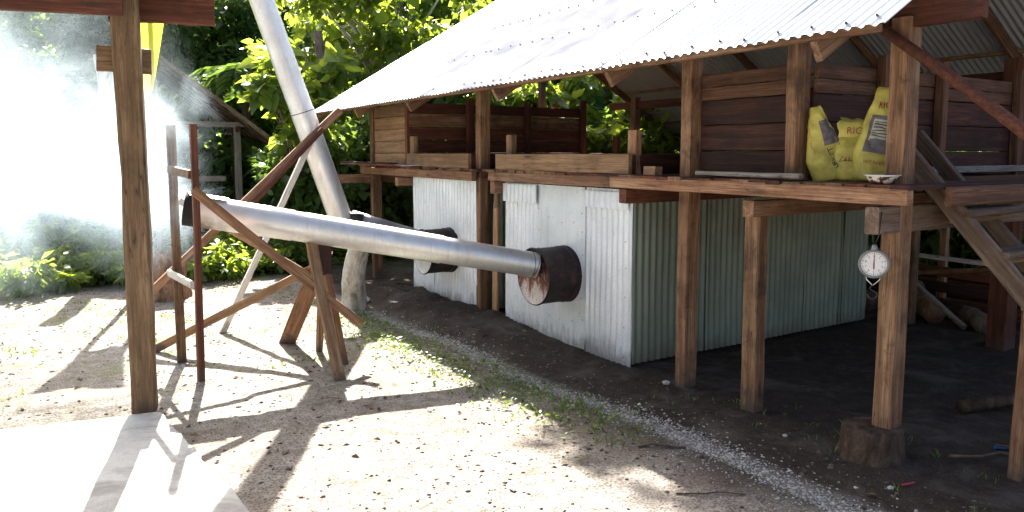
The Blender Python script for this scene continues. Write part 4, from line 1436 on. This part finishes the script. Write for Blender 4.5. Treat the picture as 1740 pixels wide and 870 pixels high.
# lower bushy trees and shrubs in front
mid_rows = [
    (-60, 18, 1.1, (1.7, 1.5, 1.0), 'leaf_mid', 0.20, "rounded bush at the far left behind the smoke"),
    (100, 18, 1.1, (1.6, 1.4, 1.0), 'leaf_dark', 0.20, "dark bush behind the smoke left of the thick post"),
    (230, 18, 1.1, (1.4, 1.3, 1.0), 'leaf_mid', 0.20, "green bush behind the yellow sheet's poles"),
    (345, 17.5, 1.3, (1.4, 1.2, 1.2), 'leaf_dark', 0.20, "dark bush growing inside the shade of the thatched hut"),
    (440, 17, 0.9, (1.0, 0.9, 0.8), 'leaf_dark', 0.20, "low dark bush right of the thatched hut"),
    (520, 14, 1.0, (0.9, 0.8, 1.0), 'leaf_dark', 0.17, "dark bush behind the crossed poles"),
    (585, 14.2, 1.3, (0.9, 0.9, 1.3), 'leaf_mid', 0.17, "sunlit green bush left of the shed's end post"),
    (660, 14.5, 1.1, (1.0, 0.9, 1.2), 'leaf_dark', 0.18, "dark bush seen between the end post and the far kiln"),
    (735, 17, 2.2, (1.4, 1.3, 1.6), 'leaf_mid', 0.22, "green bush behind the left part of the shed"),
    (960, 16.5, 2.0, (1.3, 1.2, 1.6), 'leaf_lime', 0.24, "bright lime green bush seen through the shed beside the partition's end"),
    (1120, 16, 1.9, (1.4, 1.3, 1.3), 'leaf_lime', 0.24, "bright green bush behind the tray left of the tall middle post"),
    (1400, 15, 1.0, (1.5, 1.3, 1.2), 'leaf_dark', 0.2, "dark bush hidden behind the near kiln's far end"),
    (1580, 13.5, 0.9, (1.2, 1.0, 1.2), 'leaf_mid', 0.18, "sunlit bush under the deck beyond the rail fence"),
    (1680, 14, 1.1, (1.3, 1.1, 1.2), 'leaf_dark', 0.18, "dark bush under the deck right of the sunlit one"),
]
for (px, D, cz, cr_, m, ls, lab) in mid_rows:
    tree("bush", lab, at(px, D), cz * 1.6, (0, 0, cz), cr_, 26, 3600, ls, 'leaf', M[m], 0.05, (0.25, 0.5), group="bushes along the clearing", cat="bush", limbs=10)

# the big sunlit tree whose branches hang beside the roof
tree("broadleaf_tree", "sunlit tree with large yellow green heart shaped leaves above the roof's left end", at(705, 16.4), 7, (-0.3, -0.2, 4.0), (2.7, 1.2, 1.6), 60, 3400, 0.19, 'heart', M['leaf_lime'], 0.13, (0.25, 0.55), bark='barkpale', limbs=26)
tree("broadleaf_tree", "sunlit tree with large yellow green leaves between the chimney pipe and the roof", at(560, 18.5), 7, (0, 0, 4.5), (1.9, 1.0, 1.7), 40, 2200, 0.20, 'heart', M['leaf_lime'], 0.10, (0.25, 0.5), bark='barkpale', limbs=16)
tree("broadleaf_tree", "younger tree with big pale green leaves hanging right behind the chimney pipe", at(505, 13.6), 4.5, (0.1, 0, 2.75), (0.75, 0.6, 0.95), 18, 900, 0.19, 'heart', M['leaf_lime'], 0.06, (0.2, 0.4), bark='bark', limbs=10)

tree("tall_tree", "tall slender tree behind the shed's left end with its crown above the picture", (6.9, 15.5, 0), 12, (0, 0, 11.2), (0.7, 1.5, 0.9), 20, 2400, 0.24, 'leaf', M['leaf_mid'], 0.075, (0.3, 0.55), bark='bark', limbs=9)
# bare trunks
for (px, D, r, h, m, lab) in ((548, 13.8, 0.11, 4.0, 'bark', "grey bare trunk left of the shed's end post"),
                              (1050, 17.5, 0.17, 6, 'barkpale', "white blotched trunk seen through the open gable"),
                              (185, 13.2, 0.17, 3.4, 'barkpale', "pale bare trunk veiled in smoke left of the thick post"),
                              (925, 16.5, 0.10, 6, 'bark', "thin grey trunk behind the plank partition")):
    b = at(px, D)
    o = tube("bare_tree", [b + Vector((0.03 * math.sin(i * 2.1), 0.03 * math.cos(i * 1.7), h * i / 8 - 0.1)) for i in range(9)], [r * (1.25 if i == 0 else 1 - 0.04 * i) for i in range(9)], M[m], None, n=14, jit=0.04)
    tag(o, lab, "tree")

# broken stump in the smoke
b = at(276, 10.6)
V, F = [], []
n = 18
for k in range(7):
    for j in range(n):
        a = 2 * math.pi * j / n
        r = 0.22 * (1.25 - 0.06 * k) * (1 + 0.2 * mnoise.noise((math.cos(a) * 2, math.sin(a) * 2, k * 0.5)))
        z = 0.095 * k - 0.05
        if k == 6:
            z += 0.16 * abs(mnoise.noise((math.cos(a) * 3, math.sin(a) * 3, 5)))
        V.append((r * math.cos(a), r * math.sin(a), z))
V.append((0, 0, 0.42))
for k in range(6):
    F += [(k * n + j, k * n + (j + 1) % n, (k + 1) * n + (j + 1) % n, (k + 1) * n + j) for j in range(n)]
F += [(6 * n + j, 6 * n + (j + 1) % n, 7 * n) for j in range(n)]
o = link("tree_stump", mesh("tree_stump", V, F), M['barkred'], None, None, b)
tag(o, "tall broken reddish stump at the edge of the smoke behind the slender frame", "stump")

# banana plant
def banana(base, name, label, specs):
    base = Vector(base)
    t = thing(name, label, "banana plant", base)
    tube("stem", [base + Vector((0, 0, -0.05)), base + Vector((0.02, 0, 0.8)), base + Vector((0.0, 0.03, 1.5))], [0.10, 0.085, 0.06], M['banana'], t, n=10)
    for (az, L, rise, W) in specs:
        d = Vector((math.sin(R(az)), math.cos(R(az)), 0))
        sd = d.cross(Vector((0, 0, 1)))
        V, F = [], []
        n = 12
        for i in range(n + 1):
            s = i / n
            c = base + Vector((0, 0, 1.4)) + d * (L * s * (0.35 + 0.5 * s)) + Vector((0, 0, L * (rise * s - 0.75 * s * s * s)))
            w = W * (math.sin(math.pi * min(1, max(0.03, (s - 0.12) / 0.88))) ** 0.6) if s > 0.12 else 0.015
            w = max(w, 0.012)
            V += [c - sd * w + Vector((0, 0, 0.25 * w)), c, c + sd * w + Vector((0, 0, 0.25 * w))]
        for i in range(n):
            F += [(i * 3, i * 3 + 1, i * 3 + 4, i * 3 + 3), (i * 3 + 1, i * 3 + 2, i * 3 + 5, i * 3 + 4)]
        link("leaf", mesh("leaf", V, F, True), M['banana'], t)


banana(at(448, 15.6), "banana_plant", "banana plant with long broad leaves between the hut and the chimney pipe", ((10, 1.5, 1.0, 0.2), (120, 1.4, 0.8, 0.2), (200, 1.3, 0.9, 0.19), (290, 1.4, 0.7, 0.2), (60, 1.2, 1.1, 0.18), (330, 1.3, 1.15, 0.18)))


# palm fronds
def palm(base, name, label, h, nf, L, pm='leaf_blue'):
    base = Vector(base)
    t = thing(name, label, "palm", base)
    tube("trunk", [base + Vector((0.05 * math.sin(i), 0, h * i / 6 - 0.1)) for i in range(7)], [0.13 - 0.006 * i for i in range(7)], M['bark'], t, n=10, jit=0.05)
    for f in range(nf):
        az = 2 * math.pi * f / nf + random.uniform(-.2, .2)
        d = Vector((math.sin(az), math.cos(az), 0))
        rise = random.uniform(0.4, 1.1)
        pts = []
        for i in range(11):
            s = i / 10
            pts.append(base + Vector((0, 0, h)) + d * L * s * (1 - 0.15 * s) + Vector((0, 0, L * (rise * s - 1.0 * s * s))))
        P_, D_, S_ = [], [], []
        for i in range(60):
            s = 0.12 + 0.88 * i / 60
            a = pts[int(s * 9.99)].lerp(pts[min(10, int(s * 9.99) + 1)], s * 9.99 % 1)
            sd = d.cross(Vector((0, 0, 1)))
            for sg in (-1, 1):
                P_.append(a)
                D_.append(sd * sg + d * 0.5 + Vector((0, 0, -0.45)))
                S_.append(0.55 * (1 - 0.6 * abs(s - 0.4)))
        leaves("frond", np.array(P_), np.array(D_), np.array(S_), 'slim', M[pm], t, origin=tuple(base))


palm(at(425, 18.5), "palm", "feathery dark palm behind the thatched hut's right eave", 3.5, 11, 1.7, 'leaf_dark')
palm(at(985, 19), "palm", "feathery palm seen through the shed above the partition's end", 3.6, 11, 1.9)

# low sunlit plants at the edge of the clearing
sp = [(-40, 12.6, .55, 'leaf_lime', "lowest lime plant at the left picture edge"), (25, 11.6, .45, 'leaf_lime', "lime green weed on the bare ground at the far left"), (60, 13.3, .8, 'leaf_mid', "darker ferny plant left behind the lime weeds"),
      (85, 12.3, .5, 'leaf_lime', "spreading lime weed in front of the darker ferny plant"), (178, 13.0, .85, 'leaf_lime', "tall lime weed just left of the pale veiled trunk"), (400, 13.0, .6, 'leaf_lime', "yellow green plant behind the middle of the sloping brace"), (115, 12.9, .75, 'leaf_lime', "bright lime shrub in the middle of the left weed belt"), (150, 12.2, .5, 'leaf_lime', "small lime weed before the pale veiled trunk"), (205, 12.0, .5, 'leaf_mid', "low green plant at the foot of the pale veiled trunk"),
      (345, 11.9, .5, 'leaf_lime', "yellow green plant between the two slender uprights"), (372, 12.6, .55, 'leaf_lime', "yellow green plant right of the slender frame"), (430, 12.2, .42, 'leaf_lime', "small yellow green plant behind the white pole"), (475, 12.6, .5, 'leaf_mid', "green plant right of the white pole")]
for (px, D, h, m, lab) in sp:
    tree("weed_plant", lab, at(px, D), h, (0, 0, h * 0.55), (0.55, 0.42, h * 0.55), 18, 700, 0.125, 'leaf', M[m], 0.012, (0.12, 0.22), group="sunlit plants at the clearing edge", cat="plant", limbs=8)

# uncountable undergrowth
n = 26000
px_ = rng.uniform(-500, 2300, n)
Dd = 12.8 + 10 * rng.random(n) ** 1.2
th = R(YAW) + np.arctan((px_ - 870) / 1313.0)
X_, Y_ = Dd * np.sin(th), Dd * np.cos(th)
keep = ~((X_ > 3.5) & (X_ < 11.8) & (Y_ < 12.0))
hh = np.array([max(0.0, 0.45 + 0.7 * mnoise.noise((x * 0.8, y * 0.8, 3))) for x, y in zip(X_, Y_)]) * np.clip((Dd - 12.3) / 1.8, 0.1, 1.0)
Z_ = np.array([gh(x, y) for x, y in zip(X_, Y_)]) + hh * rng.random(n) ** 0.6
P = np.stack([X_, Y_, Z_], 1)[keep]
Dr = rng.normal(0, 1, P.shape)
Dr[:, 2] = np.abs(Dr[:, 2]) * 0.4 - 0.1
o = leaves("undergrowth", P, Dr, rng.uniform(0.08, 0.22, len(P)), 'leaf', M['leaf_mid'])
tag(o, "tangled green undergrowth covering the jungle floor", "undergrowth", kind="stuff")

# far wood on the hillside
n = 30000
th = R(YAW) + np.radians(rng.uniform(-62, 62, n))
Dd = 26 + 34 * rng.random(n) ** 1.3
X_, Y_ = Dd * np.sin(th), Dd * np.cos(th)
hh = np.array([3.2 + 3.0 * mnoise.noise((x * 0.22, y * 0.22, 3)) + 1.2 * mnoise.noise((x * 0.7, y * 0.7, 8)) for x, y in zip(X_, Y_)])
Z_ = np.array([gh(x, y) for x, y in zip(X_, Y_)]) + np.maximum(0.3, hh) * (0.25 + 0.75 * rng.random(n) ** 0.5)
Dr = rng.normal(0, 1, (n, 3))
Dr[:, 2] -= 0.3
o = leaves("far_wood", np.stack([X_, Y_, Z_], 1), Dr, rng.uniform(0.45, 1.0, n), 'leaf', M['leaf_dark'])
tag(o, "dense wooded hillside far behind the clearing", "wood", kind="stuff")

# ------------------------------------------------------------------ things lying on the ground
def tri_stuff(name, P, S, label, cat, mat, squash=0.6):
    base = np.array([(1, 0, 0), (0, 1, 0), (-1, 0, 0), (0, -1, 0), (0.2, 0.1, 1), (0, 0, -1)], float)
    tf = np.array([(0, 1, 4), (1, 2, 4), (2, 3, 4), (3, 0, 4), (1, 0, 5), (2, 1, 5), (3, 2, 5), (0, 3, 5)])
    n = len(P)
    a = rng.uniform(0, 2 * math.pi, n)
    c, s = np.cos(a), np.sin(a)
    b = base[None] * rng.uniform(0.6, 1.3, (n, 6, 1))
    x = b[..., 0] * c[:, None] - b[..., 1] * s[:, None]
    y = b[..., 0] * s[:, None] + b[..., 1] * c[:, None]
    z = b[..., 2] * squash
    V = P[:, None, :] + S[:, None, None] * np.stack([x, y, z], 2)
    T = (tf[None] + (np.arange(n) * 6)[:, None, None]).reshape(-1, 3)
    o = link(name, mesh_np(name, V.reshape(-1, 3), T), mat)
    return tag(o, label, cat, kind="stuff")


def onground(x, y, dz=0.0):
    return np.stack([x, y, np.array([gh(a, b) for a, b in zip(x, y)]) + dz], 1)


def not_slab(x, y):
    rel = np.stack([x - slab_c.x, y - slab_c.y], 1)
    u = rel @ np.array([ax.x, ax.y])
    v = rel @ np.array([ay.x, ay.y])
    return ~((u > -0.04) & (v > -0.04))


n = 10000
y = 1.5 + 6.9 * rng.random(n) ** 1.0
xc = 3.62 - 0.045 * (y - 2.2) + 0.05 * np.sin(y * 2.1)
x = xc + rng.normal(0, 0.06, n) + np.where(rng.random(n) < 0.2, rng.normal(-0.15, 0.2, n), 0)
tri_stuff("gravel", onground(x, y, 0.002), rng.uniform(0.003, 0.010, n) * np.where(rng.random(n) < 0.06, 1.9, 1), "strip of pale coral gravel along the drip line of the shed roof", "gravel", M['gravel'])
n = 22000
x = rng.uniform(-1.2, 4.2, n)
y = 1.8 + 10.5 * rng.random(n) ** 1.7
ok = not_slab(x, y)
ok &= np.array([mnoise.noise((a_ * 1.3, b_ * 1.3, 21)) + 0.5 * mnoise.noise((a_ * 4, b_ * 4, 5)) > rng.uniform(-0.75, 0.45) for a_, b_ in zip(x, y)])
tri_stuff("soil_crumbs", onground(x, y, 0.001)[ok], (0.0025 + 0.017 * rng.random(n) ** 5)[ok], "small stones and crumbs of soil scattered over the clearing", "crumbs", M['crumb'])
n = 700
x = rng.uniform(3.6, 7, n)
y = rng.uniform(1.5, 5, n)
tri_stuff("pebbles", onground(x, y, 0.002), 0.002 + 0.008 * rng.random(n) ** 4, "pale pebbles scattered on the dark soil under the deck", "pebbles", M['crumb'])
# fallen leaves
n = 1500
x = rng.uniform(-1.5, 4.4, n)
y = rng.uniform(2, 12.5, n)
ok = not_slab(x, y) & (rng.random(n) < np.clip(0.25 + (y - 4) * 0.15, 0.25, 1))
Dr = rng.normal(0, 1, (n, 3))
Dr[:, 2] *= 0.15
o = leaves("leaf_litter", onground(x, y, 0.008)[ok], Dr[ok], rng.uniform(0.02, 0.07, n)[ok], 'leaf', M['litter'], up_bias=1.5)
tag(o, "dry brown leaves strewn over the clearing", "leaf litter", kind="stuff")


# grass and weeds
def grass(name, x, y, hgt, label, mat):
    n = len(x)
    P = onground(x, y, -0.005)
    D = rng.normal(0, 0.5, (n, 3))
    D[:, 2] = 1.0
    o = leaves(name, P, D, hgt, 'slim', mat)
    tag(o, label, "grass", kind="stuff")


gx, gy = [], []
for i in range(170):
    yy = rng.uniform(3.6, 8.2)
    xx = 3.08 + 0.06 * (6 - yy) + rng.normal(0, 0.2)
    k_ = rng.integers(3, 14)
    gx.append(xx + rng.normal(0, 0.05, k_))
    gy.append(yy + rng.normal(0, 0.05, k_))
for i in range(260):
    yy = 6.2 + 7 * rng.random()
    xx = rng.uniform(-2.2, 3.0)
    if mnoise.noise((xx * 0.8, yy * 0.8, 11)) < 0.02:
        continue
    k_ = rng.integers(5, 24)
    gx.append(xx + rng.normal(0, 0.06, k_))
    gy.append(yy + rng.normal(0, 0.06, k_))
for i in range(26):
    xx, yy = rng.uniform(3.9, 4.8), rng.uniform(1.9, 4.2)
    k_ = rng.integers(3, 9)
    gx.append(xx + rng.normal(0, 0.03, k_))
    gy.append(yy + rng.normal(0, 0.03, k_))
gx, gy = np.concatenate(gx), np.concatenate(gy)
ok = not_slab(gx, gy)
grass("grass", gx[ok], gy[ok], rng.uniform(0.02, 0.06, ok.sum()), "short weedy grass in patches on the clearing", M['grass'])
n = 1500
cx_ = rng.normal(0, 1, n)
yy = rng.uniform(3.8, 8.4, n)
xx = 3.08 + 0.06 * (6 - yy) + rng.normal(0, 0.22, n)
P = onground(xx, yy, 0.01)
P[:, 2] += 0.05 * rng.random(n) ** 2
Dr = rng.normal(0, 1, (n, 3))
Dr[:, 2] = 0.25
o = leaves("ground_weeds", P, Dr, rng.uniform(0.02, 0.055, n), 'leaf', M['grass'], up_bias=1.2)
tag(o, "flat small leaved weeds between gravel strip and sunlit clearing", "weeds", kind="stuff")

# sticks, roots and scraps
def stick(pts, r, lab, name="stick", mat='bark', cat="stick", group=None):
    P_ = [Vector((a, b, gh(a, b) + c)) for (a, b, c) in pts]
    o = tube(name, P_, [r * (1 - 0.4 * i / len(P_)) for i in range(len(P_))], M[mat], None, n=7, jit=0.1)
    tag(o, lab, cat, group)


stick([(3.18, 3.52, .008), (3.26, 3.47, .022), (3.33, 3.41, .012), (3.45, 3.38, .006)], 0.011, "short dark crooked stick beside the gravel strip in the foreground")
stick([(2.9, 2.9, .004), (3.02, 2.80, .014), (3.1, 2.79, .010), (3.22, 2.70, .004)], 0.005, "thin crooked twig lying left of the gravel strip near the bottom edge")
stick([(1.6, 3.3, .006), (1.63, 3.36, .012), (1.72, 3.33, .006)], 0.007, "tiny dark twig alone on the sunlit bare ground")
stick([(4.6, 2.35, .02), (4.72, 2.22, .04), (4.88, 2.2, .03), (4.98, 2.1, .02), (5.2, 2.05, .0)], 0.009, "bent root lying right of the low stump", "root", 'bark', "root")
stick([(5.0, 2.28, .03), (5.06, 2.1, .05), (5.02, 1.98, .01)], 0.008, "short root behind the bent one near the stump", "root", 'bark', "root")
stick([(5.5, 2.75, .05), (5.9, 2.6, .09), (6.3, 2.6, .05)], 0.05, "dark fallen branch on the soil behind the low stump", "branch", 'barkstump', "branch")
o = board("litter_scrap", (4.03, 2.30, gh(4.03, 2.3) + .012), (4.10, 2.27, gh(4.1, 2.27) + .016), 0.014, 0.005, plain("red_scrap", (0.45, 0.04, 0.07), 0.4), None, seg=1)
tag(o, "small red plastic scrap beside the gravel strip", "litter")
o = board("litter_scrap", (5.0, 2.28, gh(5, 2.28) + .012), (5.08, 2.22, gh(5.08, 2.22) + .016), 0.03, 0.012, plain("blue_scrap", (0.03, 0.14, 0.45), 0.4), None, seg=1)
tag(o, "small blue plastic scrap on the dark soil behind the stump", "litter")
gs = "stones on the soil by the shed"
for (x, y, r, lab) in ((4.26, 4.40, 0.03, "pale stone at the foot of the tall middle post"), (4.12, 3.15, 0.016, "small stone on the dark soil by the shorter post"), (3.95, 2.32, 0.018, "pale stone left of the low stump"), (3.05, 8.2, 0.06, "stone beside the pale log prop"), (3.5, 8.9, 0.07, "larger stone behind the pale log prop")):
    V = []
    ico = [(1, 0, 0), (0, 1, 0), (-1, 0, 0), (0, -1, 0), (0.1, 0, 1), (0, 0, -1), (.7, .7, .4), (-.7, .7, .5), (-.7, -.7, .35), (.7, -.7, .45)]
    o = link("stone", mesh("stone", [Vector(q) * r * random.uniform(0.85, 1.15) for q in ico],
                           [(0, 6, 4), (6, 1, 4), (1, 7, 4), (7, 2, 4), (2, 8, 4), (8, 3, 4), (3, 9, 4), (9, 0, 4), (0, 5, 6), (6, 5, 1), (1, 5, 7), (7, 5, 2), (2, 5, 8), (8, 5, 3), (3, 5, 9), (9, 5, 0)]), M['gravel'], None, None, (x, y, gh(x, y) + r * 0.3))
    tag(o, lab, "stone", gs)


# ------------------------------------------------------------------ smoke
def smoke():
    a = NT("smoke")
    co = a.pos()
    nz = a.n("ShaderNodeTexNoise")
    a.l(co, nz.inputs["Vector"])
    nz.inputs["Scale"].default_value = 1.15
    nz.inputs["Detail"].default_value = 5
    nz.inputs["Roughness"].default_value = 0.66
    nz.inputs["Distortion"].default_value = 0.9
    nv = nz.outputs[0]

    def blob(c, r, rot=0.0, amp=1.6):
        mp = a.n("ShaderNodeMapping", vector_type='TEXTURE')
        a.l(co, mp.inputs[0])
        mp.inputs["Location"].default_value = c
        mp.inputs["Rotation"].default_value = (0, 0, rot)
        mp.inputs["Scale"].default_value = r
        ln = a.n("ShaderNodeVectorMath", operation='LENGTH')
        a.l(mp.outputs[0], ln.inputs[0])
        f = a.math('SUBTRACT', 1.0, ln.outputs["Value"])
        f = a.math('ADD', f, a.math('MULTIPLY', a.math('SUBTRACT', nv, 0.5), amp))
        return a.math('POWER', a.math('MAXIMUM', f, 0.0), 1.6)
    d1 = blob((-1.1, 9.0, 1.78), (3.0, 1.9, 1.4), 0.0, 2.2)
    d2 = blob((0.70, 7.5, 1.70), (0.68, 0.85, 0.85), 0.0, 1.9)
    d3 = blob((-1.3, 10.3, 2.9), (3.5, 1.6, 1.8), 0.0, 2.2)
    den = a.math('ADD', a.math('MULTIPLY', d1, 0.72), a.math('MULTIPLY', d2, 1.6))
    den = a.math('ADD', den, a.math('MULTIPLY', d3, 0.15))
    fine = a.noise(co, 3.0, 4, 0.6, 1.2)
    den = a.math('MULTIPLY', den, a.math('MAXIMUM', a.math('MULTIPLY_ADD', fine, 3.6, -0.85), 0.06))
    pv = a.n("ShaderNodeVolumePrincipled")
    pv.inputs["Color"].default_value = (0.74, 0.89, 1.0, 1)
    pv.inputs["Anisotropy"].default_value = 0.55
    a.l(den, pv.inputs["Density"])
    a.l(pv.outputs[0], a.out.inputs["Volume"])
    return a.m


V = [(x, y, z) for z in (0.06, 5.0) for y in (6.62, 12.3) for x in (-6.0, 1.75)]
F = [(0, 2, 3, 1), (4, 5, 7, 6), (0, 1, 5, 4), (2, 6, 7, 3), (0, 4, 6, 2), (1, 3, 7, 5)]
o = link("smoke", mesh("smoke", V, F), smoke())
tag(o, "dense white smoke billowing left from the mouth of the long pipe", "smoke", kind="stuff")
